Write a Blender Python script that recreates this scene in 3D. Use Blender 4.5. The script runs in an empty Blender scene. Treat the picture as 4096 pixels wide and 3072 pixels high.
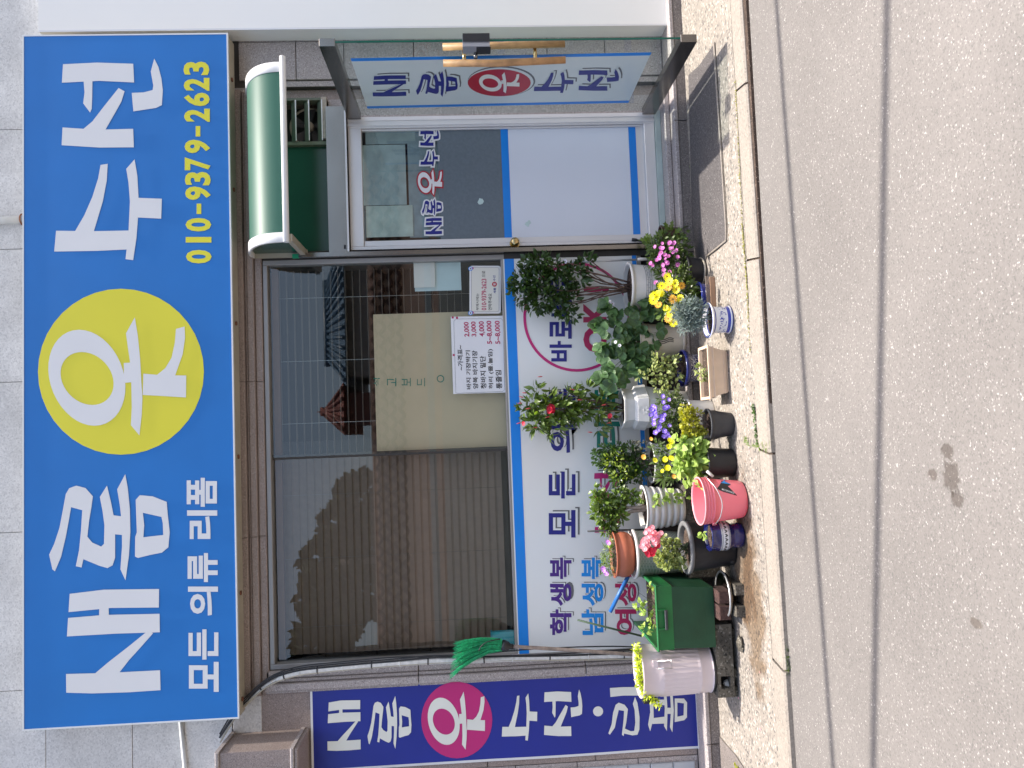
import bpy, math, random
from mathutils import Vector, Matrix
from mathutils.geometry import tessellate_polygon
R = math.radians
sc = bpy.context.scene
COL = sc.collection
# ------------------------------------------------------------------ camera
F = 3077.0
CAM = Vector((0.0, -5.1, 1.62))
_y, _p, _r = R(3.45), R(-3.05), 0.0352
cf = Vector((math.sin(_y)*math.cos(_p), math.cos(_y)*math.cos(_p), math.sin(_p)))
_r0 = Vector((math.cos(_y), -math.sin(_y), 0)); _u0 = _r0.cross(cf)
cr = _r0*math.cos(_r) - _u0*math.sin(_r)
cu = _u0*math.cos(_r) + _r0*math.sin(_r)
cam_d = bpy.data.cameras.new('camera'); cam = bpy.data.objects.new('camera', cam_d); COL.objects.link(cam)
cam_d.sensor_width = 36; cam_d.lens = F/4096*36; cam_d.clip_end = 400; cam_d.clip_start = 0.05
m = Matrix.Identity(4)
for i in range(3):
    m[i][0] = -cu[i]; m[i][1] = cr[i]; m[i][2] = -cf[i]; m[i][3] = CAM[i]
cam.matrix_world = m
sc.camera = cam
# ------------------------------------------------------------------ sky, sun, exposure
LDIR = Vector((-0.25, 0.02, -1.0)).normalized()
w = bpy.data.worlds.new('World'); sc.world = w; w.use_nodes = True
nt = w.node_tree; bg = nt.nodes['Background']
sky = nt.nodes.new('ShaderNodeTexSky'); sky.sky_type = 'NISHITA'; sky.sun_disc = False
sky.sun_elevation = R(75.5); sky.sun_rotation = R(85); sky.air_density = 1.0; sky.dust_density = 4.0; sky.ozone_density = 0.8
nt.links.new(sky.outputs[0], bg.inputs[0]); bg.inputs[1].default_value = 0.15
sl = bpy.data.lights.new('sun', 'SUN'); sl.energy = 3.1; sl.angle = R(0.53); sl.color = (1.0, 0.94, 0.86)
so = bpy.data.objects.new('sun', sl); COL.objects.link(so)
so.rotation_euler = (-LDIR).to_track_quat('Z', 'Y').to_euler(); so.location = (3, 0, 12)
sc.view_settings.view_transform = 'Standard'; sc.view_settings.look = 'None'
sc.view_settings.exposure = 1.25; sc.view_settings.gamma = 1.0
sc.cycles.max_bounces = 8; sc.cycles.transparent_max_bounces = 12
rnd = random.Random(7)
# ------------------------------------------------------------------ placing: photograph point -> world plane
def ray(x, y): return cf + cr*((3072-y-1536)/F) - cu*((x-2048)/F)
def PY(x, y, Y=0.0):
    d = ray(x, y); return CAM + d*((Y-CAM.y)/d.y)
def PZ(x, y, Z=0.0):
    d = ray(x, y); return CAM + d*((Z-CAM.z)/d.z)
def PX(x, y, X=0.0):
    d = ray(x, y); return CAM + d*((X-CAM.x)/d.x)
GA, GB = 0.134, 0.006
ZR = 0.097   # road level
def gz(y): return GA + GB*y
def PG(x, y):
    d = ray(x, y); t = (GA + GB*CAM.y - CAM.z)/(d.z - GB*d.y); return CAM + d*t
def depth(p): return (Vector(p)-CAM).dot(cf)
def pxm(px, p): return px*depth(p)/F
# ------------------------------------------------------------------ materials
MATS = {}
def nodes_of(m): return m.node_tree.nodes, m.node_tree.links
def M(name, col, rough=0.6, var=0.12, vs=8.0, bump=0.0, bs=60.0, metal=0.0, spec=0.5, rv=0.0, coat=0.0, trans=0.0, col2=None, sheen=0, local=False, emis=0):
    if name in MATS: return MATS[name]
    m = bpy.data.materials.new(name); m.use_nodes = True; N, L = nodes_of(m)
    b = N['Principled BSDF']
    b.inputs['Roughness'].default_value = rough; b.inputs['Metallic'].default_value = metal
    b.inputs['Specular IOR Level'].default_value = spec; b.inputs['Coat Weight'].default_value = coat
    c = [min(1, max(0, v)) for v in col]
    a = [v*(1-var) for v in c]; d = [min(1, v*(1+var)) for v in (col2 or c)]
    g = N.new('ShaderNodeTexCoord' if local else 'ShaderNodeNewGeometry')
    src = g.outputs['Object'] if local else g.outputs['Position']
    nz = N.new('ShaderNodeTexNoise'); nz.inputs['Scale'].default_value = vs; nz.inputs['Detail'].default_value = 5
    L.new(src, nz.inputs['Vector'])
    rp = N.new('ShaderNodeValToRGB'); rp.color_ramp.elements[0].position = 0.3; rp.color_ramp.elements[1].position = 0.7
    rp.color_ramp.elements[0].color = (*a, 1); rp.color_ramp.elements[1].color = (*d, 1)
    L.new(nz.outputs[0], rp.inputs[0]); out = rp.outputs[0]
    if rv:
        oi = N.new('ShaderNodeObjectInfo'); hs = N.new('ShaderNodeHueSaturation')
        mp = N.new('ShaderNodeMapRange'); mp.inputs[3].default_value = 1-rv; mp.inputs[4].default_value = 1+rv
        L.new(oi.outputs['Random'], mp.inputs[0]); L.new(mp.outputs[0], hs.inputs['Value']); L.new(out, hs.inputs['Color'])
        out = hs.outputs[0]
    L.new(out, b.inputs['Base Color'])
    if bump:
        n2 = N.new('ShaderNodeTexNoise'); n2.inputs['Scale'].default_value = bs; n2.inputs['Detail'].default_value = 4
        L.new(src, n2.inputs['Vector'])
        bp = N.new('ShaderNodeBump'); bp.inputs['Strength'].default_value = bump; bp.inputs['Distance'].default_value = 0.01
        L.new(n2.outputs[0], bp.inputs['Height']); L.new(bp.outputs[0], b.inputs['Normal'])
    if trans:
        tr = N.new('ShaderNodeBsdfTranslucent'); mx = N.new('ShaderNodeMixShader'); mx.inputs[0].default_value = trans
        h2 = N.new('ShaderNodeHueSaturation'); h2.inputs['Saturation'].default_value = 1.15; h2.inputs['Value'].default_value = 1.6
        L.new(out, h2.inputs['Color']); L.new(h2.outputs[0], tr.inputs['Color'])
        L.new(b.outputs[0], mx.inputs[1]); L.new(tr.outputs[0], mx.inputs[2]); L.new(mx.outputs[0], N['Material Output'].inputs[0])
    MATS[name] = m; return m
def granular(name, c_lo, c_mid, c_hi, scale, rough=0.85, bump=0.4, dist=0.004, big=0.15, stain=None, aniso=None, tail=0.06, bigscale=1.3):
    """stone, asphalt or aggregate: cells of different tone with a large mottling and relief"""
    m = bpy.data.materials.new(name); m.use_nodes = True; N, L = nodes_of(m); b = N['Principled BSDF']
    b.inputs['Roughness'].default_value = rough
    g = N.new('ShaderNodeNewGeometry')
    v = N.new('ShaderNodeTexVoronoi'); v.inputs['Scale'].default_value = scale; L.new(g.outputs['Position'], v.inputs['Vector'])
    n1 = N.new('ShaderNodeTexNoise'); n1.inputs['Scale'].default_value = scale*0.35; n1.inputs['Detail'].default_value = 6; L.new(g.outputs['Position'], n1.inputs['Vector'])
    bw = N.new('ShaderNodeSeparateColor'); L.new(v.outputs['Color'], bw.inputs[0])
    mx = N.new('ShaderNodeMath'); mx.operation = 'MULTIPLY_ADD'; mx.inputs[1].default_value = 0.72; L.new(bw.outputs[0], mx.inputs[0])
    ms = N.new('ShaderNodeMath'); ms.operation = 'MULTIPLY'; ms.inputs[1].default_value = 0.28; L.new(n1.outputs[0], ms.inputs[0]); L.new(ms.outputs[0], mx.inputs[2])
    rp = N.new('ShaderNodeValToRGB'); cr_ = rp.color_ramp
    cr_.elements[0].position = 0.12; cr_.elements[0].color = (*c_lo, 1)
    e = cr_.elements.new(0.3); e.color = (*c_mid, 1); e = cr_.elements.new(1-tail-0.14); e.color = (*[x*1.12 for x in c_mid], 1)
    cr_.elements[-1].position = 1-tail-0.06; cr_.elements[-1].color = (*c_hi, 1)
    L.new(mx.outputs[0], rp.inputs[0])
    n2 = N.new('ShaderNodeTexNoise'); n2.inputs['Scale'].default_value = bigscale; n2.inputs['Detail'].default_value = 7; n2.inputs['Roughness'].default_value = 0.6; L.new(g.outputs['Position'], n2.inputs['Vector'])
    mr = N.new('ShaderNodeMapRange'); mr.inputs[1].default_value = 0.3; mr.inputs[2].default_value = 0.7; mr.inputs[3].default_value = 1-big; mr.inputs[4].default_value = 1+big
    L.new(n2.outputs[0], mr.inputs[0])
    hs = N.new('ShaderNodeHueSaturation'); L.new(rp.outputs[0], hs.inputs['Color']); L.new(mr.outputs[0], hs.inputs['Value'])
    out = hs.outputs[0]
    if stain:
        for (cx, cy, rr, sy, colr) in stain:
            mp = N.new('ShaderNodeMapping'); mp.inputs['Location'].default_value = (-cx/rr, -cy/(rr*sy), 0); mp.inputs['Scale'].default_value = (1/rr, 1/(rr*sy), 0.0)
            L.new(g.outputs['Position'], mp.inputs[0])
            ln = N.new('ShaderNodeVectorMath'); ln.operation = 'LENGTH'; L.new(mp.outputs[0], ln.inputs[0])
            n3 = N.new('ShaderNodeTexNoise'); n3.inputs['Scale'].default_value = 7 if rr > 0.15 else 42; n3.inputs['Detail'].default_value = 6; L.new(g.outputs['Position'], n3.inputs['Vector'])
            ad = N.new('ShaderNodeMath'); ad.operation = 'MULTIPLY_ADD'; ad.inputs[1].default_value = 1.5; L.new(n3.outputs[0], ad.inputs[0]); L.new(ln.outputs['Value'], ad.inputs[2])
            m2 = N.new('ShaderNodeMapRange'); m2.inputs[1].default_value = 1.45; m2.inputs[2].default_value = 1.75; m2.inputs[3].default_value = 0.9; m2.inputs[4].default_value = 0
            L.new(ad.outputs[0], m2.inputs[0])
            mc = N.new('ShaderNodeMix'); mc.data_type = 'RGBA'; mc.blend_type = 'MULTIPLY'; L.new(m2.outputs[0], mc.inputs[0]); L.new(out, mc.inputs[6]); mc.inputs[7].default_value = (*colr, 1)
            out = mc.outputs[2]
    L.new(out, b.inputs['Base Color'])
    if bump:
        bp = N.new('ShaderNodeBump'); bp.inputs['Strength'].default_value = bump; bp.inputs['Distance'].default_value = dist
        L.new(mx.outputs[0], bp.inputs['Height']); L.new(bp.outputs[0], b.inputs['Normal'])
    MATS[name] = m; return m
def glass_mat(name, tint=(1, 1, 1), ior=1.8, rough=0.0, base=0.0, bcol=(0.6, 0.7, 0.7)):
    m = bpy.data.materials.new(name); m.use_nodes = True; N, L = nodes_of(m)
    N.remove(N['Principled BSDF'])
    t = N.new('ShaderNodeBsdfTransparent'); t.inputs[0].default_value = (*tint, 1)
    g = N.new('ShaderNodeBsdfGlossy'); g.inputs['Roughness'].default_value = rough
    gg = N.new('ShaderNodeNewGeometry'); dt = N.new('ShaderNodeVectorMath'); dt.operation = 'DOT_PRODUCT'; L.new(gg.outputs['Incoming'], dt.inputs[0]); L.new(gg.outputs['Normal'], dt.inputs[1])
    ab = N.new('ShaderNodeMath'); ab.operation = 'ABSOLUTE'; L.new(dt.outputs['Value'], ab.inputs[0])
    om = N.new('ShaderNodeMath'); om.operation = 'SUBTRACT'; om.inputs[0].default_value = 1.0; L.new(ab.outputs[0], om.inputs[1])
    pw = N.new('ShaderNodeMath'); pw.operation = 'POWER'; pw.inputs[1].default_value = 5.0; L.new(om.outputs[0], pw.inputs[0])
    f0 = ((ior-1)/(ior+1))**2
    fr = N.new('ShaderNodeMath'); fr.operation = 'MULTIPLY_ADD'; fr.inputs[1].default_value = 1-f0; fr.inputs[2].default_value = f0; L.new(pw.outputs[0], fr.inputs[0])
    mx = N.new('ShaderNodeMixShader'); L.new(fr.outputs[0], mx.inputs[0])
    if base:
        d = N.new('ShaderNodeBsdfDiffuse'); d.inputs[0].default_value = (*bcol, 1)
        m0 = N.new('ShaderNodeMixShader'); m0.inputs[0].default_value = base; L.new(t.outputs[0], m0.inputs[1]); L.new(d.outputs[0], m0.inputs[2]); L.new(m0.outputs[0], mx.inputs[1])
    else: L.new(t.outputs[0], mx.inputs[1])
    L.new(g.outputs[0], mx.inputs[2]); L.new(mx.outputs[0], N['Material Output'].inputs[0])
    MATS[name] = m; return m
granite = granular('granite brown', (0.13, 0.10, 0.09), (0.27, 0.215, 0.19), (0.42, 0.36, 0.33), 300, 0.5, 0.15, 0.002, 0.12, tail=0.10)
granite_g = granular('granite grey', (0.16, 0.14, 0.135), (0.34, 0.30, 0.285), (0.55, 0.50, 0.48), 260, 0.45, 0.12, 0.002, 0.10, tail=0.12)
marble = granular('pale granite slab', (0.46, 0.45, 0.44), (0.56, 0.55, 0.53), (0.66, 0.65, 0.63), 120, 0.5, 0.1, 0.002, 0.16, tail=0.14, bigscale=3.2)
core_m = M('grey mortar', (0.30, 0.29, 0.28), 0.9)
granite_dk = granular('granite kerb dark', (0.07, 0.06, 0.055), (0.17, 0.145, 0.13), (0.32, 0.28, 0.26), 220, 0.6, 0.3, 0.003, 0.18, tail=0.10)
asphalt = granular('asphalt', (0.130, 0.122, 0.114), (0.172, 0.158, 0.146), (0.42, 0.395, 0.37), 190, 0.9, 1.0, 0.005, 0.11, tail=0.045, bigscale=0.9,
    stain=[(-0.20, -2.70, 0.060, 0.8, (0.5, 0.46, 0.43)), (-0.27, -2.72, 0.030, 1.2, (0.5, 0.46, 0.43)), (-0.12, -2.69, 0.028, 1.4, (0.5, 0.46, 0.43)), (-0.20, -2.60, 0.022, 1.4, (0.55, 0.5, 0.47)), (-0.645, -2.77, 0.02, 1.6, (0.6, 0.55, 0.5))])
patch_m = granular('asphalt patch', (0.035, 0.033, 0.032), (0.085, 0.076, 0.074), (0.19, 0.175, 0.17), 170, 0.9, 0.8, 0.004, 0.12, tail=0.08)
concrete = granular('aggregate concrete', (0.085, 0.08, 0.075), (0.255, 0.225, 0.19), (0.43, 0.38, 0.33), 85, 0.9, 0.9, 0.006, 0.14, tail=0.12, bigscale=2.2,
    stain=[(-0.72, -0.80, 0.50, 0.34, (0.55, 0.43, 0.31)), (-1.02, -0.92, 0.46, 0.38, (0.55, 0.43, 0.31))])
kerb_m = granular('kerb stone', (0.20, 0.175, 0.15), (0.265, 0.232, 0.195), (0.33, 0.29, 0.245), 120, 0.85, 0.35, 0.002, 0.08, tail=0.12, bigscale=3)
block_m = granular('mossy concrete block', (0.03, 0.027, 0.02), (0.10, 0.088, 0.068), (0.22, 0.20, 0.165), 110, 0.95, 1.0, 0.008, 0.45, tail=0.10, bigscale=9)
rust_brick = granular('old brick', (0.025, 0.014, 0.012), (0.07, 0.033, 0.027), (0.14, 0.09, 0.075), 120, 0.9, 0.7, 0.004, 0.2)
soil = granular('potting soil', (0.02, 0.014, 0.01), (0.07, 0.045, 0.032), (0.32, 0.25, 0.2), 220, 0.95, 1.0, 0.008, 0.3, tail=0.06, bigscale=20)
steel = M('stainless steel', (0.25, 0.235, 0.22), 0.2, 0.12, 3, 0.12, 2.5, 1.0)
alu = M('white aluminium', (0.70, 0.69, 0.69), 0.38, 0.03, 3, 0, 50, 0.25)
alu_grey = M('grey aluminium', (0.30, 0.29, 0.28), 0.4, 0.08, 4, 0, 50, 0.4)
white_panel = M('white composite panel', (0.84, 0.83, 0.79), 0.35, 0.015, 1.5)
seam = M('dark seam', (0.05, 0.045, 0.04), 0.9)
blue_v = M('blue vinyl', (0.004, 0.155, 0.50), 0.45, 0.05, 2.2, 0.05, 6)
blue_band = M('bright blue vinyl', (0.0, 0.215, 0.70), 0.35, 0.05, 5)
yellow_v = M('yellow vinyl', (0.72, 0.66, 0.03), 0.42, 0.03, 2)
white_v = M('white vinyl', (0.71, 0.71, 0.715), 0.42, 0.02, 3)
indigo = M('indigo vinyl', (0.009, 0.020, 0.25), 0.4, 0.10, 1.6)
magenta = M('magenta vinyl', (0.50, 0.018, 0.17), 0.35, 0.04, 2)
offwhite = M('offwhite vinyl', (0.74, 0.74, 0.67), 0.35, 0.05, 4)
navy = M('navy lettering', (0.010, 0.014, 0.20), 0.35, 0.08, 5)
purple_l = M('purple lettering', (0.06, 0.015, 0.21), 0.35, 0.08, 5)
cyan_l = M('light blue lettering', (0.0, 0.24, 0.68), 0.35, 0.05, 5)
crimson_l = M('crimson lettering', (0.42, 0.02, 0.10), 0.35, 0.08, 5)
green_l = M('green lettering', (0.0, 0.20, 0.15), 0.35, 0.08, 5)
red_l = M('red lettering', (0.42, 0.012, 0.03), 0.35, 0.08, 5)
grey_l = M('grey shadow lettering', (0.13, 0.135, 0.14), 0.4, 0.05, 5)
black_l = M('black lettering', (0.012, 0.012, 0.015), 0.4, 0.05, 5)
film = M('white window film', (0.77, 0.755, 0.71), 0.3, 0.04, 1.1, 0, 50, col2=(0.69, 0.73, 0.74))
film2 = M('white door film', (0.66, 0.70, 0.77), 0.3, 0.03, 1.1)
dbanner = M('door banner film', (0.62, 0.68, 0.66), 0.3, 0.03, 2)
mesh_film = M('grey mesh film', (0.115, 0.145, 0.17), 0.5, 0.08, 60)
wood = M('pale handle wood', (0.50, 0.27, 0.12), 0.45, 0.3, 14)
oldwood = M('weathered broom stick', (0.27, 0.21, 0.17), 0.7, 0.3, 30)
black_p = M('black plastic', (0.018, 0.018, 0.02), 0.45, 0.2, 10)
black_pot = M('black nursery plastic', (0.014, 0.0145, 0.017), 0.5, 0.35, 9, 0.2, 90)
grey_pot = M('dark grey plastic', (0.035, 0.037, 0.042), 0.5, 0.3, 9, 0.2, 90)
white_pot = M('white glazed plastic', (0.74, 0.71, 0.66), 0.35, 0.06, 6)
cream_pot = M('cream ribbed plastic', (0.60, 0.53, 0.42), 0.55, 0.1, 12)
hex_pot = M('weathered white plastic', (0.66, 0.65, 0.62), 0.5, 0.12, 9)
terra = M('terracotta', (0.42, 0.125, 0.065), 0.6, 0.1, 12, 0.1, 80)
beige_pl = M('beige planter', (0.66, 0.50, 0.36), 0.55, 0.08, 14)
navy_glaze = M('navy glaze', (0.008, 0.011, 0.09), 0.12, 0.3, 10, 0, 50, 0, 0.6, 0, 0.5)
blue_glaze = M('cobalt glaze', (0.03, 0.05, 0.34), 0.15, 0.15, 20, 0, 50, 0, 0.5, 0, 0.5)
white_glaze = M('white glaze', (0.70, 0.71, 0.74), 0.15, 0.04, 12, 0, 50, 0, 0.5, 0, 0.4)
pink_p = M('pink pail plastic', (0.86, 0.235, 0.275), 0.28, 0.04, 5, trans=0.12)
green_bin = M('green bin plastic', (0.008, 0.062, 0.026), 0.5, 0.14, 10, 0.12, 220)
green_rim = M('bright green bin rim', (0.012, 0.15, 0.035), 0.35, 0.2, 6)
lav = M('pale lilac enamel', (0.68, 0.58, 0.58), 0.35, 0.04, 6)
blue_pipe = M('blue pipe plastic', (0.02, 0.13, 0.40), 0.4, 0.08, 8)
bristle = M('green bristles', (0.02, 0.42, 0.17), 0.4, 0.35, 90)
brass = M('brass', (0.62, 0.46, 0.22), 0.15, 0.05, 10, 0, 50, 1.0)
wirew = M('white tape wrap', (0.62, 0.61, 0.58), 0.55, 0.15, 40, 0.3, 60)
pipe_w = M('white pipe', (0.62, 0.64, 0.64), 0.45, 0.06, 20)
rust = M('rust', (0.17, 0.07, 0.04), 0.9, 0.5, 60)
signtrim = M('sign tray metal', (0.40, 0.36, 0.28), 0.5, 0.12, 6)
signedge = M('sign edge trim', (0.72, 0.73, 0.72), 0.3, 0.03, 6)
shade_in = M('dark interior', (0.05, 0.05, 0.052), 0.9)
brown_slat = M('brown blind slat', (0.17, 0.115, 0.082), 0.6, 0.08, 30)
dark_slat = M('dark blind slat', (0.17, 0.15, 0.13), 0.45, 0.1, 30)
board_m = M('beige gypsum board', (0.56, 0.46, 0.31), 0.7, 0.04, 5)
paper = M('paper', (0.72, 0.74, 0.72), 0.7, 0.05, 8)
paper_b = M('bluish paper', (0.55, 0.70, 0.74), 0.7, 0.05, 8)
teal = M('teal plastic', (0.06, 0.42, 0.50), 0.4, 0.05, 8)
stem_m = M('woody stem', (0.13, 0.08, 0.06), 0.8, 0.3, 60)
bark_m = M('grey bark', (0.27, 0.22, 0.18), 0.85, 0.3, 50, 0.6, 60)
twig_m = M('green twig', (0.10, 0.12, 0.05), 0.7, 0.3, 60)
G_ = dict(trans=0.28, local=False)
lf_dark = M('dark leaf', (0.062, 0.118, 0.026), 0.32, 0.35, 25, rv=0.45, **G_)
lf_mid = M('mid leaf', (0.125, 0.19, 0.034), 0.33, 0.3, 25, rv=0.45, **G_)
lf_straw = M('strawberry leaf', (0.095, 0.175, 0.065), 0.36, 0.22, 40, rv=0.4, bump=0.3, bs=90, **G_)
lf_light = M('light green leaf', (0.31, 0.43, 0.09), 0.5, 0.2, 30, rv=0.22, bump=0.3, bs=80, **G_)
lf_yel = M('yellow green leaf', (0.36, 0.36, 0.035), 0.45, 0.35, 30, rv=0.3, **G_)
lf_vari = M('variegated leaf', (0.16, 0.24, 0.04), 0.4, 0.1, 90, rv=0.25, col2=(0.50, 0.52, 0.22), **G_)
lf_grey = M('grey green leaf', (0.17, 0.22, 0.20), 0.55, 0.3, 30, **G_)
lf_lime = M('lime succulent', (0.48, 0.56, 0.03), 0.45, 0.25, 40, rv=0.2, **G_)
lf_fine = M('fine dark foliage', (0.09, 0.14, 0.03), 0.5, 0.55, 50, **G_)
fl_yel = M('yellow petal', (0.90, 0.84, 0.015), 0.5, 0.08, 40, trans=0.25)
fl_yor = M('amber petal', (0.86, 0.44, 0.06), 0.5, 0.2, 60, trans=0.25)
fl_pink = M('mauve pink petal', (0.66, 0.17, 0.52), 0.5, 0.12, 40, rv=0.15, trans=0.25)
fl_vio = M('violet petal', (0.30, 0.19, 0.72), 0.5, 0.12, 40, rv=0.15, trans=0.25)
fl_rose = M('rose petal', (0.88, 0.38, 0.42), 0.5, 0.12, 60, trans=0.25)
fl_red = M('red petal', (0.62, 0.015, 0.05), 0.5, 0.15, 60, trans=0.2)
fl_pur = M('petunia petal', (0.62, 0.28, 0.72), 0.5, 0.2, 60, trans=0.25)
fl_wht = M('white petal', (0.78, 0.76, 0.82), 0.5, 0.05, 60, trans=0.25)
fl_ctr = M('flower centre', (0.30, 0.16, 0.02), 0.8, 0.3, 200)
glass = glass_mat('window glass', (0.84, 0.88, 0.86), 1.9)
door_glass = glass_mat('door glass', (0.84, 0.92, 0.89), 1.5)
green_glass = M('green glass edge', (0.0, 0.10, 0.065), 0.15, 0.1, 3, 0, 50, 0, 0.6)
green_poly = M('green polycarbonate', (0.06, 0.18, 0.13), 0.45, 0.04, 3, trans=0.45)
green_dark = M('green pane', (0.014, 0.065, 0.045), 0.2, 0.1, 3)
shutter_m = M('shutter metal', (0.42, 0.44, 0.46), 0.4, 0.04, 8)
# ------------------------------------------------------------------ object helpers
def tag(o, label=None, cat=None, group=None, kind=None):
    if label: o['label'] = label
    if cat: o['category'] = cat
    if group: o['group'] = group
    if kind: o['kind'] = kind
    return o
def thing(name, label, cat, loc=(0, 0, 0), group=None):
    o = bpy.data.objects.new(name, None); COL.objects.link(o); o.location = loc; o.empty_display_size = 0.1
    return tag(o, label, cat, group)
def origin(o):
    v = Vector((0, 0, 0))
    while o: v = v + o.location; o = o.parent
    return v
class MB:
    def __init__(s): s.v = []; s.f = []; s.mi = []; s.sm = []; s.cur = 0; s.smooth = False
    def add(s, vs, fs):
        n = len(s.v); s.v += [Vector(p) for p in vs]
        for f in fs: s.f.append([n+i for i in f]); s.mi.append(s.cur); s.sm.append(s.smooth)
    def box(s, x0, y0, z0, x1, y1, z1, bev=0.0):
        if x0 > x1: x0, x1 = x1, x0
        if y0 > y1: y0, y1 = y1, y0
        if z0 > z1: z0, z1 = z1, z0
        if bev <= 0:
            s.add([(x0,y0,z0),(x1,y0,z0),(x1,y1,z0),(x0,y1,z0),(x0,y0,z1),(x1,y0,z1),(x1,y1,z1),(x0,y1,z1)],
                  [(0,3,2,1),(4,5,6,7),(0,1,5,4),(1,2,6,5),(2,3,7,6),(3,0,4,7)])
        else:  # front (-y) edges bevelled
            b = min(bev, (x1-x0)*0.4, (z1-z0)*0.4, (y1-y0)*0.8)
            s.add([(x0,y0+b,z0),(x1,y0+b,z0),(x1,y1,z0),(x0,y1,z0),(x0,y0+b,z1),(x1,y0+b,z1),(x1,y1,z1),(x0,y1,z1),
                   (x0+b,y0,z0+b),(x1-b,y0,z0+b),(x1-b,y0,z1-b),(x0+b,y0,z1-b)],
                  [(0,3,2,1),(4,5,6,7),(1,2,6,5),(3,0,4,7),(2,3,7,6),(8,9,10,11),(0,1,9,8),(1,5,10,9),(5,4,11,10),(4,0,8,11)])
        return s
    def hexa(s, p):   # 8 corners: bottom 4 ccw, top 4 ccw
        s.add(p, [(0,3,2,1),(4,5,6,7),(0,1,5,4),(1,2,6,5),(2,3,7,6),(3,0,4,7)]); return s
    def tube(s, path, r, n=8, caps=True):
        path = [Vector(p) for p in path]; rs = r if isinstance(r, (list, tuple)) else [r]*len(path)
        rings = []; base = len(s.v); prev = None
        for i, p in enumerate(path):
            t = (path[min(i+1, len(path)-1)] - path[max(i-1, 0)]).normalized()
            a = (prev - t*prev.dot(t)) if prev is not None else t.orthogonal()
            if a.length < 1e-6: a = t.orthogonal()
            a.normalize(); prev = a; b = t.cross(a)
            for k in range(n):
                q = 2*math.pi*k/n; s.v.append(p + (a*math.cos(q) + b*math.sin(q))*rs[i])
        for i in range(len(path)-1):
            for k in range(n):
                a0 = base+i*n+k; a1 = base+i*n+(k+1) % n
                s.f.append([a0, a1, a1+n, a0+n]); s.mi.append(s.cur); s.sm.append(True)
        if caps:
            s.f.append([base+k for k in range(n)][::-1]); s.mi.append(s.cur); s.sm.append(False)
            e = base+(len(path)-1)*n; s.f.append([e+k for k in range(n)]); s.mi.append(s.cur); s.sm.append(False)
        return s
    def lathe(s, prof, c=(0, 0, 0), n=40, mod=None, mats=None, flat=False, rot=0.0):
        """prof: list of (r,z); closed at ends if r==0"""
        c = Vector(c); base = len(s.v)
        for j, (r, z) in enumerate(prof):
            for k in range(n):
                q = 2*math.pi*k/n + rot; rr = r*(mod(q, j) if mod else 1)
                s.v.append(c + Vector((rr*math.cos(q), rr*math.sin(q), z)))
        for j in range(len(prof)-1):
            for k in range(n):
                a0 = base+j*n+k; a1 = base+j*n+(k+1) % n
                s.f.append([a0, a1, a1+n, a0+n]); s.mi.append(mats[j] if mats else s.cur); s.sm.append(not flat)
        return s
    def build(s, name, mat, parent=None, label=None, kind=None):
        o0 = origin(parent) if parent else Vector((0, 0, 0))
        me = bpy.data.meshes.new(name); me.from_pydata([tuple(p-o0) for p in s.v], [], s.f)
        ml = mat if isinstance(mat, (list, tuple)) else [mat]
        for m_ in ml: me.materials.append(m_)
        me.polygons.foreach_set('material_index', s.mi); me.polygons.foreach_set('use_smooth', s.sm); me.update()
        o = bpy.data.objects.new(name, me); COL.objects.link(o)
        if parent: o.parent = parent
        return tag(o, label, None, None, kind)
def boxo(name, mat, parent, *a, bev=0.0, label=None): return MB().box(*a, bev=bev).build(name, mat, parent, label)
def struct(name, mb, mat): return mb.build(name, mat, None, None, 'structure')
# ------------------------------------------------------------------ flat print: Hangul glyphs as polygons
def c1(l): return [(x*0.926, y*0.926) for x, y in l]
def c2(l): return [(x*0.926, 1536+y*0.926) for x, y in l]
def c8(l): return [(2000+x*0.7065, 1900+y*0.7065) for x, y in l]
def ell(cx, cy, rx, ry, sk=0.0, n=40): return [(cx+rx*math.cos(2*math.pi*k/n)+sk*ry*math.sin(2*math.pi*k/n), cy+ry*math.sin(2*math.pi*k/n)) for k in range(n)]
GL = {}
GL['seon'] = [(c1([(273,278),(420,271),(576,276),(580,357),(430,350),(268,358)]), []),
  (c1([(362,350),(400,350),(399,420),(397,470),(390,487),(360,447),(366,400)]), []),
  (c1([(271,551),(420,561),(576,557),(579,637),(430,638),(267,628)]), []),
  (c1([(356,562),(400,525),(450,460),(490,410),(513,381),(539,395),(525,440),(497,490),(455,563)]), []),
  (c1([(570,402),(620,400),(660,390),(663,370),(652,310),(667,254),(685,290),(698,340),(704,390),(700,455),(675,467),(577,482)]), [])]
GL['su'] = [(c1([(243,997),(400,999),(556,996),(550,1078),(420,1084),(235,1087)]), []),
  (c1([(325,999),(365,930),(400,850),(425,770),(435,713),(466,708),(462,780),(445,870),(406,1000)]), []),
  (c1([(546,730),(582,689),(594,760),(599,850),(597,940),(590,1030),(576,1124),(543,1120),(556,1000),(562,870),(556,790)]), []),
  (c1([(595,855),(700,859),(697,945),(594,940)]), [])]
GL['ot'] = [(ell(348, 1511, 151, 192, 0.16*1.0), [ell(349, 1514, 104, 106, 0.2)[::-1]]),
  ([(496, 1452), (532, 1450), (534, 1528), (496, 1532)], []),
  (c1([(545,1440),(583,1371),(596,1450),(606,1550),(612,1660),(616,1720),(613,1790)]) + c2([(603,222),(566,178)]) + c1([(570,1760),(568,1660),(562,1560),(553,1500)]), []),
  (c1([(620,1614),(700,1621),(805,1622),(804,1717),(710,1711),(617,1706)]), []),
  (c1([(676,1622),(715,1590),(742,1545),(756,1480),(761,1421),(798,1411),(800,1460),(790,1530),(757,1623)]), [])]
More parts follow.
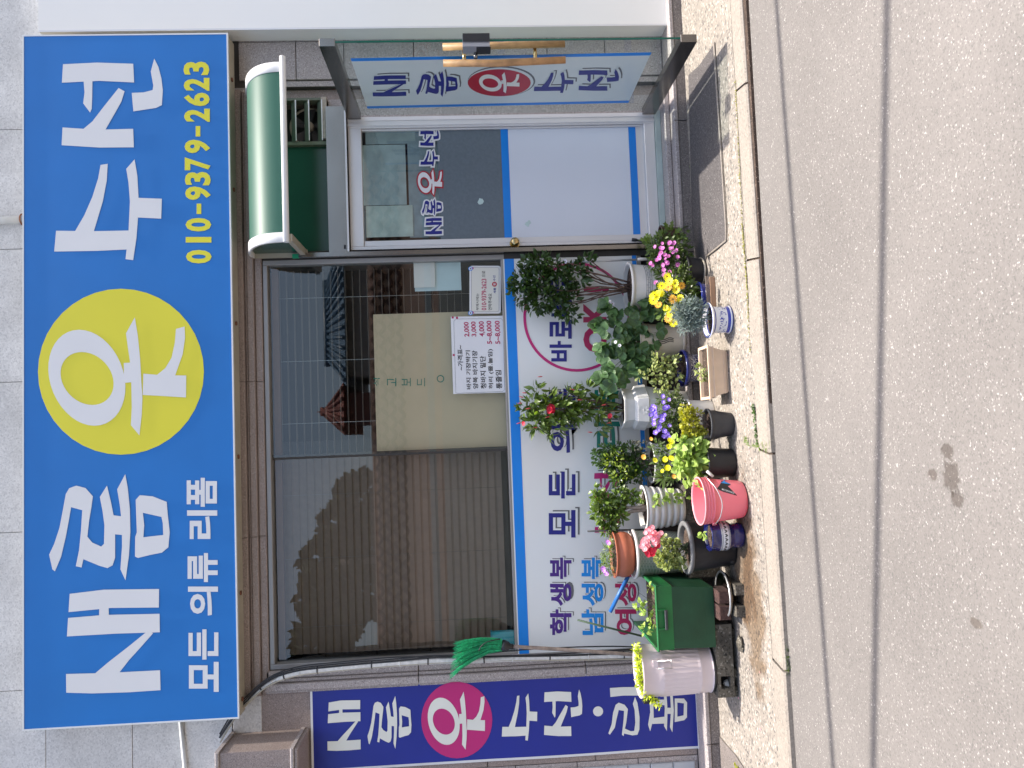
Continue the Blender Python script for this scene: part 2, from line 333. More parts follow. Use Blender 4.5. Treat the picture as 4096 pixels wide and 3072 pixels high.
GL['rom'] = [(c2([(213,737),(235,690),(258,620),(275,530),(285,475),(300,450),(330,439),(370,449),(402,485),(396,530),(386,590),(378,660),(365,740),(353,792),(328,787),(342,720),(350,640),(356,545),(308,532),(298,590),(285,660),(265,745),(238,809),(227,800)]), []),
  (c2([(372,652),(400,685),(438,702),(450,690),(452,610),(444,550),(432,488),(463,438),(480,510),(492,570),(498,640),(498,750),(487,783),(465,795),(430,785),(362,757)]), []),
  (c2([(486,566),(530,572),(530,652),(486,648)]), []),
  (c2([(507,455),(542,389),(553,450),(562,540),(564,640),(558,740),(543,848),(521,800),(528,700),(527,600),(518,520)]), []),
  (c2([(587,500),(605,480),(660,485),(721,509),(725,560),(734,640),(728,705),(700,728),(650,738),(597,751),(584,745),(585,660),(592,640),(589,560)]), [c2([(618,556),(624,610),(620,662),(660,657),(706,652),(704,600),(698,574)])])]
GL['sae'] = [(c2([(286,1252),(450,1248),(692,1236),(694,1322),(560,1331),(400,1336),(287,1333)]), []),
  (c2([(406,1254),(470,1200),(560,1130),(640,1065),(662,1076),(610,1135),(560,1190),(513,1250)]), []),
  (c2([(295,1010),(450,997),(690,992),(691,1072),(500,1078),(290,1090)]), []),
  (c2([(302,906),(450,888),(688,885),(687,965),(480,967),(297,985)]), []),
  (c2([(430,963),(470,963),(471,999),(429,1001)]), [])]
GL['ri'] = [(c8([(622,1205),(700,1200),(785,1200),(783,1248),(700,1248),(625,1256)]), []),
  (c8([(613,1462),(632,1410),(640,1345),(655,1300),(672,1288),(705,1300),(724,1325),(715,1400),(706,1440),(700,1478),(690,1470),(700,1380),(702,1335),(672,1330),(660,1380),(650,1430),(622,1470)]), []),
  (c8([(700,1432),(740,1450),(760,1448),(766,1400),(762,1330),(752,1295),(764,1256),(778,1290),(790,1370),(789,1440),(778,1470),(750,1474),(698,1462)]), [])]
GL['pom'] = [(c8([(845,1240),(858,1215),(868,1290),(870,1370),(850,1450),(838,1412),(850,1340)]), []),
  (c8([(862,1375),(938,1365),(940,1405),(862,1408)]), []), (c8([(862,1270),(936,1268),(938,1300),(862,1302)]), []),
  (c8([(925,1225),(940,1210),(948,1330),(944,1448),(928,1420),(932,1320)]), []),
  (c8([(962,1235),(975,1215),(983,1330),(975,1456),(961,1425),(967,1330)]), []), (c8([(946,1315),(966,1315),(966,1350),(946,1350)]), []),
  (c8([(988,1262),(1040,1262),(1058,1285),(1057,1370),(1042,1386),(988,1397)]), [c8([(1003,1285),(1003,1366),(1038,1358),(1040,1290)])])]
def bbox(g):
    xs = [p[0] for o, h in GL[g] for p in o]; ys = [p[1] for o, h in GL[g] for p in o]; return min(xs), max(xs), min(ys), max(ys)
def expand(poly, d):
    n = len(poly); A = sum(poly[i][0]*poly[(i+1) % n][1]-poly[(i+1) % n][0]*poly[i][1] for i in range(n)); sg = 1 if A > 0 else -1
    out = []
    for i in range(n):
        p0, p1, p2 = poly[i-1], poly[i], poly[(i+1) % n]
        e1 = Vector((p1[0]-p0[0], p1[1]-p0[1])); e2 = Vector((p2[0]-p1[0], p2[1]-p1[1]))
        if e1.length < 1e-6 or e2.length < 1e-6: out.append(p1); continue
        e1.normalize(); e2.normalize(); n1 = Vector((e1.y, -e1.x))*sg; n2 = Vector((e2.y, -e2.x))*sg
        b = n1+n2
        if b.length < 0.2: b = n1+e1*0.6
        b = b.normalized()*min(1/max(b.normalized().dot(n1), 0.5), 1.6)
        out.append((p1[0]+b.x*d, p1[1]+b.y*d))
    return out
def glyph(g, box, proj, mat, parent, off, ex=0.0, dx=0.0, dy=0.0, mb=None, mi=0):
    """box = (x0,x1,y0,y1) in the photograph; proj maps a photograph point to the printed plane; off = world offset per layer"""
    b = bbox(g); own = mb is None; mb = mb or MB(); off = Vector(off); step = off.normalized()*0.00018
    for k, (outer, holes) in enumerate(GL[g]):
        def cv(l): return [(box[0]+(x-b[0])/(b[1]-b[0])*(box[1]-box[0])+dx, box[2]+(y-b[2])/(b[3]-b[2])*(box[3]-box[2])+dy) for x, y in l]
        loops = [expand(cv(outer), ex) if ex else cv(outer)] + [expand(cv(h), -ex) if ex else cv(h) for h in holes]
        pts = [[Vector((x, y, 0)) for x, y in l] for l in loops]
        fl = [p for l in pts for p in l]; tris = tessellate_polygon(pts)
        mb.cur = mi
        mb.add([proj(p.x, p.y)+off+step*k for p in fl], [tuple(t) for t in tris])
    if own: return mb.build('letter', mat, parent)
def poly(pts, proj, mat, parent, off, name='letter', holes=()):
    loops = [[Vector((x, y, 0)) for x, y in l] for l in [pts, *holes]]; fl = [p for l in loops for p in l]
    mb = MB(); mb.add([proj(p.x, p.y)+Vector(off) for p in fl], [tuple(t) for t in tessellate_polygon(loops)])
    return mb.build(name, mat, parent)
_tc = {}
def text_geo(body, bold=0.0):
    k = (body, bold)
    if k not in _tc:
        c = bpy.data.curves.new('t', 'FONT'); c.body = body; c.offset = bold; c.resolution_u = 3
        o = bpy.data.objects.new('t', c); COL.objects.link(o); dg = bpy.context.evaluated_depsgraph_get(); dg.update()
        me = bpy.data.meshes.new_from_object(o.evaluated_get(dg))
        vs = [tuple(v.co)[:2] for v in me.vertices]; fs = [tuple(p.vertices) for p in me.polygons]
        bpy.data.objects.remove(o); bpy.data.curves.remove(c); bpy.data.meshes.remove(me)
        _tc[k] = (vs, fs)
    return _tc[k]
def text(body, box, proj, mat, parent, off, bold=0.02, dx=0, dy=0, name='lettering', shear=0.0):
    vs, fs = text_geo(body, bold); xs = [v[0] for v in vs]; ys = [v[1] for v in vs]
    x0, x1, y0, y1 = min(xs), max(xs), min(ys), max(ys); mb = MB()
    P = []
    for a, b in vs:
        u = (a-x0)/(x1-x0); t = (b-y0)/(y1-y0)
        P.append(proj(box[1]+(box[0]-box[1])*t+dx + shear*(u-0.5), box[3]+(box[2]-box[3])*u+dy)+Vector(off))
    mb.add(P, fs); return mb.build(name, mat, parent)
def py_(Y): return lambda x, y: PY(x, y, Y)
# ================================================================== SETTING
# road
mb = MB(); N_ = 1
mb.add([(-60, -60, ZR), (60, -60, ZR), (60, -0.5, ZR), (-60, -0.5, ZR)], [(0, 1, 2, 3)])
road = struct('road', mb, asphalt)
def ky(x): return -1.127 + 0.019*x      # inner edge of the kerb
KW = 0.145
# sloping pavement apron
mb = MB(); xs = [-60, -8]+[-4+0.1*i for i in range(81)]+[8, 60]; rows = 9
r2 = random.Random(3)
for x in xs:
    for j in range(rows):
        t = j/(rows-1); y = (ky(x)+0.012)*(1-t) + 0.0*t
        mb.v.append(Vector((x, y, gz(y) - (0.0 if j else 0.004) + (r2.uniform(-1, 1)*0.0018 if 0 < j < rows-1 and abs(x) < 4 else 0))))
for i in range(len(xs)-1):
    for j in range(rows-1):
        a = i*rows+j; mb.f.append([a, a+rows, a+rows+1, a+1]); mb.mi.append(0); mb.sm.append(True)
pav = struct('pavement', mb, concrete)
# concrete run-up over the granite at the left
mb = MB()
lp = [PG(2855, 2830), PG(2850, 2900), PG(2872, 2935), PG(2905, 2975), PG(2945, 3020), PG(2975, 3072), PG(3010, 3120), PG(2990, 2960), PG(2960, 2830)]
# kerb stones
kerb = bpy.data.objects.new('kerb', None); COL.objects.link(kerb); tag(kerb, kind='structure')
x = -9.3
jx = [PZ(3010, yy, 0.128).x for yy in (2575, 1795, 1027, 278)]
js = [jx[0]-1.0*k for k in range(8, 0, -1)] + jx + [jx[-1]+1.0*k for k in range(1, 9)]
for a, b in zip(js[:-1], js[1:]):
    a += 0.006; b -= 0.006; dz = rnd.uniform(-0.003, 0.003); ch = 0.010; sk = 0.02
    y0a, y0b = ky(a)-KW, ky(b)-KW; y1a, y1b = ky(a), ky(b); zt = 0.129+dz
    mb = MB()
    mb.add([(a-sk, y0a, -0.1), (b-sk, y0b, -0.1), (b+sk*0, y1b, -0.1), (a, y1a, -0.1),
            (a-sk, y0a, zt-ch), (b-sk, y0b, zt-ch), (b-sk, y0b+ch, zt), (a-sk, y0a+ch, zt), (b, y1b, zt), (a, y1a, zt)],
           [(0,3,2,1), (0,1,5,4), (4,5,6,7), (7,6,8,9), (1,2,8,6,5), (3,0,4,7,9), (2,3,9,8)])
    mb.build('kerb_stone', kerb_m, kerb)
mb = MB(); mb.box(-12, -1.27, -0.2, 12, -0.98, 0.112); struct('soil_joint', mb, soil)
# asphalt patch on the pavement with its pale mortar edge
pp = [(2757, 300), (2800, 262), (2858, 178), (2866, 300), (2886, 600), (2906, 900), (2906, 958), (2831, 1019), (2826, 1040), (2790, 1060), (2772, 900), (2764, 600)]
mb = MB(); mb.add([PG(*p)+Vector((0, 0, 0.006)) for p in pp], [list(range(len(pp)))]); struct('pavement_patch', mb, patch_m)
mb = MB(); struct('granite_paver', (lambda m_: (m_.add([PG(*p)+Vector((0, 0, 0.005)) for p in [(2862, 2880), (2872, 2935), (2905, 2975), (2945, 3020), (2978, 3072), (3000, 3120), (2850, 3140)]], [[6, 5, 4, 3, 2, 1, 0]]), m_)[1])(MB()), granite_dk)
edge = [PG(*p)+Vector((0, 0, 0.009)) for p in [(2862, 170), (2870, 300), (2890, 600), (2910, 900), (2910, 962), (2834, 1024)]]
mb.tube(edge, 0.006, 5); mort = struct('mortar_edge', mb, kerb_m)
# ledge / step along the wall (granite)
shop = thing('shop_building', 'two storey shop building clad in brown granite below and pale stone slabs above', 'building', (0, 0, 0))
ZL, YL = 0.222, -0.2
mb = MB()
edges = [-6, -4.2, -2.02, -0.9, 0.35, 1.12, 2.0, 3.1, 4.6]
for a, b in zip(edges[:-1], edges[1:]):
    boxo('base_stone', granite_dk, shop, a+0.003, YL+rnd.uniform(0, 0.004), 0.02, b-0.003, 0.0, ZL-rnd.uniform(0, 0.004)-0.03, bev=0.004)
    boxo('ledge_stone', granite_g, shop, a+0.002, YL-0.006, ZL-0.029, b-0.002, 0.05, ZL+rnd.uniform(-0.002, 0.002), bev=0.006)
# wall core behind the cladding with window and door openings
def core(x0, z0, x1, z1): boxo('wall_core', core_m if z1 > 3 and z0 > 1 else seam, shop, x0, 0.012, z0, x1, 0.30, z1)
WX0, WX1, WZ0, WZ1 = -1.475, 1.185, 0.40, 2.97
core(-6, 0, WX0, 6.2); core(WX0, 2.99, 2.36, 6.2); core(WX0, 0, WX1, WZ0); core(2.36, 0, 8, 6.2); core(WX1, 0, 2.29, 0.2)
core(1.16, 0.2, 1.24, 2.99)
boxo('wall_core', seam, shop, -6, 0.3, 0, 8, 2.8, 0.1); boxo('roof_slab', marble, shop, -6, -0.06, 6.2, 8, 4.0, 6.4)
for xx in (-6.2, 8.0): boxo('side_wall', marble, shop, xx, -0.0, 0, xx+0.2, 4.0, 6.2)
boxo('back_wall', marble, shop, -6, 3.8, 0, 8, 4.0, 6.2)
# granite cladding, right of the door
def panels(xs_, zs_, mat, y0=0.0, th=0.014, gap=0.0025, name='granite_panel', skip=None):
    for i in range(len(xs_)-1):
        for j in range(len(zs_)-1):
            if skip and skip(i, j): continue
            d = rnd.uniform(-0.0012, 0.0012)
            boxo(name, mat, shop, xs_[i]+gap, y0-d, zs_[j]+gap, xs_[i+1]-gap, y0+th, zs_[j+1]-gap, bev=0.002)
panels([2.405, 2.67, 3.4, 4.2, 5.2], [0.225, 0.62, 1.02, 1.5, 1.93, 2.4, 2.72, 3.1], granite_g)
panels([2.36, 2.404], [0.225, 1.2, 2.2, 3.0], granite_g, 0.012, 0.02)
boxo('door_reveal', granite_g, shop, 2.15, 0.03, 0.225, 2.20, 0.2, 2.52)
boxo('door_reveal', granite_g, shop, 2.202, 0.045, 0.225, 2.285, 0.2, 2.52)
boxo('door_reveal', granite, shop, 2.287, 0.055, 0.225, 2.357, 0.2, 2.985)
# left wall: panels beneath / beside the banner
panels([-6, -5, -4, -3.1, -2.46, -2.16], [0.225, 0.62, 1.02, 1.42, 1.82, 2.22, 2.62, 3.02], granite_g)
panels([-2.16, -1.62], [0.225, 0.9, 1.6, 2.4, 3.09], granite)
# stepped pilaster moulding left of the window
for k, (a, b, yy) in enumerate([(-1.617, -1.592, -0.020), (-1.592, -1.545, -0.052), (-1.545, -1.525, -0.030), (-1.525, -1.476, -0.012)]):
    for z0, z1 in [(0.225, 0.94), (0.944, 2.02), (2.024, 2.99)]:
        boxo('moulding', granite_g, shop, a, yy, z0, b-0.0015, 0.02, z1-0.001, bev=0.004)
# grooved lintel between sign and window
for (z0, z1, yy) in [(2.972, 3.018, -0.012), (3.019, 3.060, -0.040), (3.061, 3.078, -0.026), (3.079, 3.128, -0.058), (3.129, 3.21, -0.035)]:
    for a, b in [(-1.62, -0.62), (-0.618, 0.38), (0.382, 1.30), (1.302, 2.32)]:
        boxo('moulding', granite, shop, a, yy, z0, b, 0.02, z1-0.001, bev=0.004)
# pale slabs above
zs = [3.21, 3.51, 3.83, 4.36, 5.0, 5.6, 6.19]
panels([-4.6, -3.9, -3.2, -2.5, -1.513, -0.526, 0.433, 1.30, 2.095, 3.0, 4.0, 5.2], zs, marble, -0.004, 0.018, 0.0018, 'stone_slab')
panels([-6, -5.3, -4.6], zs, marble, -0.004, 0.018, 0.0018, 'stone_slab')
panels([-4.6, -3.9, -3.2, -2.5, -2.0, -1.513], [3.022, 3.207], marble, -0.004, 0.018, 0.003, 'stone_slab')
# projecting stone cornice block at the far left above the banner
cb = Vector((-1.89, 0, 0))
mb = MB(); mb.box(-3.6, -0.315, 2.775, -1.85, 0.0, 3.19); mb.build('cornice', granite, shop)
mb = MB(); mb.box(-3.6, -0.33, 2.752, -1.838, 0.0, 2.774, bev=0.006); mb.build('cornice_foot', granite_g, shop)
mb = MB(); mb.box(-3.6, -0.322, 2.728, -1.846, 0.0, 2.751, bev=0.006); mb.build('cornice_foot', granite, shop)
mb = MB(); mb.box(-3.6, -0.33, 3.191, -1.838, 0.0, 3.215, bev=0.006); mb.build('cornice_cap', granite_g, shop)
# roller shutter of the neighbouring bay at the left
sh = thing('roller_shutter', 'grey metal roller shutter left of the purple vertical banner', 'shutter', (-2.9, -0.03, 0.22))
for k in range(16):
    z0 = 0.25+0.148*k
    if z0 < 2.6: boxo('shutter_slat', shutter_m, sh, -3.4, -0.016-0.004*(k % 2), z0, -2.195, -0.001, z0+0.144, bev=0.005)
for z0 in (2.02, 2.22):
    MB().lathe([(0.0, 0.0)], n=3)
    lk = MB(); c0 = Vector((-2.2, -0.05, z0))
    lk.tube([c0+Vector((0, 0.04, 0)), c0], 0.026, 14); lk.build('lock_disc', steel, sh)
# =============== white neighbouring wall on the right
wb = thing('white_wall', 'smooth white composite panel wall projecting at the right of the shop', 'wall', (2.675, -0.15, 0.2))
boxo('wall_panel', white_panel, wb, 2.676, -0.152, 0.2, 3.9, -0.002, 4.318)
boxo('corner_trim', alu, wb, 2.672, -0.1545, 0.2, 2.684, -0.1525, 4.318)
# ================================================================== SIGN BOARD
SX0, SX1, SZ0, SZ1, SY = -1.693, 2.627, 3.105, 4.389, -0.2
sg = thing('shop_sign', 'long blue shop signboard with white Korean lettering and a yellow disc', 'sign', (0.45, -0.1, 3.1))
boxo('sign_box', signtrim, sg, SX0+0.006, SY+0.004, SZ0+0.004, SX1-0.006, -0.065, SZ1-0.004)
boxo('sign_face', blue_v, sg, SX0+0.004, SY-0.001, SZ0+0.006, SX1-0.004, SY+0.003, SZ1-0.006)
for a in [(SX0, SZ0, SX1, SZ0+0.009), (SX0, SZ1-0.009, SX1, SZ1), (SX0, SZ0+0.009, SX0+0.009, SZ1-0.009), (SX1-0.009, SZ0+0.009, SX1, SZ1-0.009)]:
    boxo('edge_trim', signedge, sg, a[0], SY-0.004, a[1], a[2], SY+0.012, a[3])
for xx in (-1.60, -0.95, -0.1, 0.75, 1.62, 2.35):
    t = MB(); t.tube([(xx, -0.13, SZ0-0.004), (xx, -0.13, SZ0+0.003)], 0.014, 10); t.build('screw', rust, sg)
sp = py_(SY-0.0015); O = (0, -0.001, 0)
mb = MB(); disc = [(969/2+0, 0)]
poly(ell(484, 1487, 332, 332), sp, yellow_v, sg, (0, -0.0008, 0), 'yellow_disc')
for g in ('sae', 'rom', 'ot', 'su', 'seon'): glyph(g, bbox(g), sp, white_v, sg, (0, -0.0022, 0))
for ch, ya_, yb_ in [('0',1080,1138),('1',1024,1048),('0',942,1000),('-',880,925),('9',806,864),('3',743,801),('7',680,736),('9',604,662),('-',545,590),('2',470,527),('6',401,459),('2',337,393),('3',267,325)]:
    ym_ = (ya_+yb_)/2; dv = (ym_-267)*0.0125; x0_, x1_ = (793+dv, 904+dv) if ch != '-' else (842+dv, 862+dv)
    text(ch, (x0_*0.926, x1_*0.926, ya_*0.926, yb_*0.926), sp, yellow_v, sg, (0, -0.0022, 0), 0.038, name='letter')
for ch, (y0, y1) in zip('모든의류리폼', [(2647, 2767), (2517, 2638), (2346, 2462), (2212, 2328), (2041, 2156), (1911, 2027)]):
    dv = (y0-2300)*0.012
    text(ch, (752+dv, 872+dv*0.8, y0, y1), sp, white_v, sg, (0, -0.0022, 0), 0.03, name='letter')
# ================================================================== PURPLE BANNER
bn = thing('vertical_banner', 'tall indigo banner with white Korean lettering and a magenta disc left of the window', 'banner', (-1.85, -0.02, 0.2))
mb = MB(); nz_ = 40
for i in range(nz_+1):
    z = 0.205+(2.712-0.205)*i/nz_; wv = 0.006*math.sin(z*4.1)*(1 if z < 1.6 else 0.2)
    mb.v += [Vector((-2.118+wv*0.4, -0.012, z)), Vector((-2.1+wv*0.4, -0.019, z)), Vector((-1.608+wv, -0.019, z)), Vector((-1.592+wv, -0.012, z))]
for i in range(nz_):
    for j in range(3):
        a = i*4+j; mb.f.append([a, a+1, a+5, a+4]); mb.mi.append(1 if j != 1 else 0); mb.sm.append(False)
mb.build('banner_cloth', [indigo, white_v], bn)
boxo('banner_border', white_v, bn, -2.117, -0.0195, 0.198, -1.592, -0.010, 0.226)
boxo('banner_border', white_v, bn, -2.117, -0.0195, 2.700, -1.592, -0.010, 2.714)
bp_ = py_(-0.0205)
poly(ell(1827, 2880, 142, 153), bp_, magenta, bn, (0, -0.0006, 0), 'magenta_disc')
for g, b in [('sae', (1310, 1443, 2800, 3003)), ('rom', (1470, 1646, 2783, 2995)), ('ot', (1711, 1940, 2766, 2998)), ('su', (2007, 2149, 2773, 2962)), ('seon', (2176, 2329, 2757, 2944)),
             ('ri', (2433, 2558, 2748, 2944)), ('pom', (2592, 2748, 2757, 2929))]:
    glyph(g, b, bp_, offwhite, bn, (0, -0.0018, 0))
poly(ell(2392, 2845, 20, 20), bp_, offwhite, bn, (0, -0.0018, 0), 'letter_dot')
# ================================================================== WINDOW
win = thing('shop_window', 'wide aluminium framed shop window with reflections and printed lower panes', 'window', (-0.14, 0.05, 0.44))
# frame
for a in [(-1.473, 0.44, -1.44, 2.968), (1.150, 0.44, 1.183, 2.968), (-1.44, 2.938, 1.15, 2.968), (-1.44, 0.44, 1.15, 0.475), (-1.44, 1.372, 1.15, 1.392)]:
    boxo('frame_bar', alu_grey, win, a[0], 0.004, a[1], a[2], 0.075, a[3], bev=0.003)
boxo('meeting_stile', seam, win, -0.135, 0.045, 1.393, -0.105, 0.075, 2.937, bev=0.003)
boxo('header_board', M('brown header', (0.16, 0.085, 0.05), 0.6), win, -1.44, 0.11, 2.895, 1.15, 0.14, 2.938)
def sheet(name, mat, parent, x0, z0, x1, z1, y, label=None, seg=0):
    mb = MB(); mb.add([(x0, y, z0), (x1, y, z0), (x1, y, z1), (x0, y, z1)], [(0, 1, 2, 3)]); return mb.build(name, mat, parent, label)
sheet('glass_pane', glass, win, -1.44, 1.392, -0.12, 2.938, 0.058); sheet('glass_pane', glass, win, -0.12, 1.392, 1.15, 2.938, 0.042)
# printed lower pane
sheet('printed_film', film, win, -1.455, 0.470, 1.15, 1.3755, 0.0020)
sheet('blue_stripe', blue_band, win, -1.455, 1.303, 1.15, 1.368, 0.0008); sheet('blue_stripe', blue_band, win, -1.455, 0.4725, 1.15, 0.502, 0.0008)
wp = py_(0.0); WO = (0, -0.0004, 0)
def shadow_text(ch, box, mat, k=7, bold=0.03):
    text(ch, box, wp, grey_l, win, (0, -0.0002, 0), bold, dx=k*1.35, dy=-k, name='letter_shadow')
    text(ch, box, wp, film, win, (0, -0.0005, 0), bold+0.004, dx=k*0.75, dy=-k*0.55, name='letter_gap')
    text(ch, box, wp, mat, win, (0, -0.0009, 0), bold, name='letter')
for ch, y0, y1 in [('모', 2040, 2150), ('든', 1886, 1994), ('의', 1698, 1812), ('류', 1556, 1666)]: shadow_text(ch, (2195, 2302, y0, y1), navy, 12, 0.028)
def shadow_glyph(g, box, mat, k=12):
    glyph(g, box, wp, grey_l, win, (0, -0.0002, 0), 0, k*1.2, -k)
    glyph(g, box, wp, film, win, (0, -0.0012, 0), 1.2, k*0.7, -k*0.55)
    glyph(g, box, wp, mat, win, (0, -0.0022, 0))
shadow_glyph('su', (2378, 2478, 2030, 2140), magenta); shadow_glyph('seon', (2376, 2480, 1886, 1996), magenta)
shadow_text('리', (2378, 2486, 1686, 1790), green_l, 12, 0.03); shadow_text('폼', (2378, 2486, 1550, 1660), green_l, 12, 0.03)
for s_, v0, v1, mt in [('학생복', 2200, 2286, purple_l), ('남성복', 2326, 2414, cyan_l), ('여성복', 2460, 2546, crimson_l)]:
    for ch, (y0, y1) in zip(s_, [(2437, 2540), (2334, 2424), (2230, 2316)]): shadow_text(ch, (v0, v1, y0, y1), mt, 7, 0.03)
ring = ell(2307, 1268, 214, 219, n=64); ring2 = ell(2307, 1268, 203, 208, n=64)
poly(ring, wp, magenta, win, (0, -0.0006, 0), 'ring', [ring2[::-1]])
for ch, y0, y1 in [('바', 1364, 1446), ('로', 1279, 1355), ('바', 1186, 1266), ('로', 1102, 1180)]: text(ch, (2198, 2287, y0, y1), wp, navy, win, (0, -0.0009, 0), 0.03, name='letter')
for ch, y0, y1, v1 in [('O', 1307, 1409, 2428), ('K', 1206, 1290, 2426), ('!', 1145, 1170, 2436)]: text(ch, (2333, v1, y0, y1), wp, crimson_l, win, (0, -0.0009, 0), 0.05, name='letter')
# blinds: left closed brown slats, right open dark slats
bl = thing('brown_blind', 'closed brown horizontal blind behind the left half of the window', 'blind', (-0.78, 0.2, 2.9))
k = 0
z = 2.90
while z > 1.46:
    mb = MB(); mb.add([(-1.43, 0.173, z-0.052), (-0.13, 0.173, z-0.052), (-0.13, 0.178, z+0.004), (-1.43, 0.178, z+0.004), (-1.43, 0.168, z-0.052), (-0.13, 0.168, z-0.052), (-0.13, 0.181, z+0.004), (-1.43, 0.181, z+0.004)],
                      [(0, 1, 2, 3), (7, 6, 5, 4), (0, 4, 5, 1), (3, 2, 6, 7)]); mb.build('slat', brown_slat, bl); z -= 0.0505
for xx in (-1.25, -0.8, -0.38): MB().tube([(xx, 0.155, 1.44), (xx, 0.155, 2.92)], 0.0012, 4).build('cord', dark_slat, bl)
b2 = thing('dark_blind', 'opened dark horizontal blind behind the right half of the window', 'blind', (0.5, 0.2, 2.9))
z = 2.90
while z > 1.46:
    mb = MB(); mb.box(-0.12, 0.15, z, 1.14, 0.19, z+0.0022); mb.build('slat', dark_slat, b2); z -= 0.0495
for xx in (0.1, 0.52, 0.95): MB().tube([(xx, 0.148, 1.44), (xx, 0.148, 2.92)], 0.0012, 4).build('cord', paper, b2)
# room behind
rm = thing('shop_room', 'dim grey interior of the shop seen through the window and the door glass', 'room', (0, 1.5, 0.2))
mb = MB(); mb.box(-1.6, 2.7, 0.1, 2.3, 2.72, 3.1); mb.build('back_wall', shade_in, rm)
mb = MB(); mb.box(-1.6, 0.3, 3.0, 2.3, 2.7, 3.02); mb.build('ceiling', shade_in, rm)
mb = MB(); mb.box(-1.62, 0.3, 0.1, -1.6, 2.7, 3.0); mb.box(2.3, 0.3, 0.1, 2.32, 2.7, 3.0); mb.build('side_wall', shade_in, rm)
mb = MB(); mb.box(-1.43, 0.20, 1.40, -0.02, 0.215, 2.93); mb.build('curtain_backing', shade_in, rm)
# things standing behind the glass
gb = thing('plaster_board', 'beige plasterboard sheet with faint green Korean print standing behind the window', 'board', (0.35, 0.10, 1.40))
def PYp(*a): return PY(*a)
ax0, ax1, az0, az1 = -0.105, 0.815, 1.39, 2.262
boxo('board', board_m, gb, ax0, 0.088, az0, ax1, 0.1, az1)
for ch, v0, v1 in [('석', 1494, 1520), ('고', 1548, 1585), ('보', 1607, 1643), ('드', 1668, 1700)]:
    text(ch, (v0, v1, 1512, 1545), py_(0.0875), green_l, gb, (0, -0.001, 0), 0.0, name='letter')
rg = ell(1762, 1515, 15, 15, n=24); poly(rg, py_(0.0875), green_l, gb, (0, -0.0008, 0), 'print_ring', [ell(1762, 1515, 11, 11, n=24)[::-1]])
for nm, lb, mt, x0, x1, y0, y1, Y in [('paper_sheet', 'handwritten white paper stuck to the upper right of the window glass', paper, 1657, 1738, 1046, 1151, 0.050),
                                     ('blue_paper', 'pale blue paper behind the handwritten note in the window', paper_b, 1660, 1842, 1046, 1166, 0.062)]:
    a = PY(x0, y1, Y); b = PY(x1, y0, Y)
    o = MB().box(a.x, Y, b.z, b.x, Y+0.001, a.z).build(nm, mt); tag(o, lb, 'paper')
tb = thing('teal_box', 'teal plastic box behind the lower left corner of the window beside the broom', 'box', (-1.36, 0.08, 1.393))
a = PY(1972, 2594, 0.09); b = PY(2075, 2524, 0.09); boxo('box_body', teal, tb, -1.435, 0.085, 1.393, b.x, 0.13, a.z)
boxo('box_lid', M('teal lid', (0.04, 0.3, 0.38), 0.4), tb, -1.437, 0.083, a.z, b.x+0.004, 0.133, a.z+0.012)
# price list
pl = thing('price_list', 'white laminated price list with black and dark red Korean lettering taped to the window', 'sign', (0.4, 0.03, 1.38))
def quad(pts, Y, mat, par, name, th=0.0012):
    p = [PY(x, y, Y) for x, y in pts]; q = [v+Vector((0, th, 0)) for v in p]; MB().hexa([p[3], p[2], q[2], q[3], p[0], p[1], q[1], q[0]]).build(name, mat, par)
QY = 0.034
quad([(1813, 1576), (1803, 1267), (2012, 1263), (2022, 1570)], QY, M('laminate', (0.70, 0.71, 0.73), 0.25, 0.03, 6), pl, 'sheet')
pr = py_(QY-0.0008)
def frame_line(pts, w_, mat, par, proj, off):
    P_ = [proj(x, y)+Vector(off) for x, y in pts]; P_.append(P_[0]); mb = MB(); mb.tube(P_, w_, 4, False); mb.build('border_line', mat, par)
frame_line([(1823, 1571), (1815, 1285), (1824, 1276), (2004, 1274), (2012, 1283), (2019, 1558), (2010, 1566), (1830, 1573)], 0.0009, grey_l, pl, pr, (0, 0, 0))
for s_, b in [('~가격표~', (1830, 1852, 1381, 1481)), ('바지 기장박기', (1864, 1883, 1402, 1557)), ('양복 바지기장', (1890, 1911, 1402, 1555)), ('청바지 밑단', (1921, 1944, 1424, 1555)), ('허리 (줄.늘임)', (1953, 1974, 1396, 1555)), ('통줄임', (1983, 2007, 1481, 1555))]:
    text(s_, b, pr, black_l, pl, (0, -0.0004, 0), 0.018, shear=-4)
for s_, b in [('2,000', (1856, 1879, 1288, 1347)), ('3,000', (1885, 1907, 1286, 1346)), ('4,000', (1916, 1940, 1285, 1346)), ('5~8,000', (1947, 1970, 1283, 1376)), ('5~8,000', (1980, 2003, 1283, 1376))]:
    text(s_, b, pr, crimson_l, pl, (0, -0.0004, 0), 0.022, shear=-3)
for x, y, r_ in [(1811, 1270, 4), (1828, 1271, 4), (1815, 1420, 4)]: poly([(x-r_, y-r_), (x+r_, y-r_), (x+r_, y+r_), (x-r_, y+r_)], pr, crimson_l, pl, (0, -0.0003, 0), 'tape_mark')
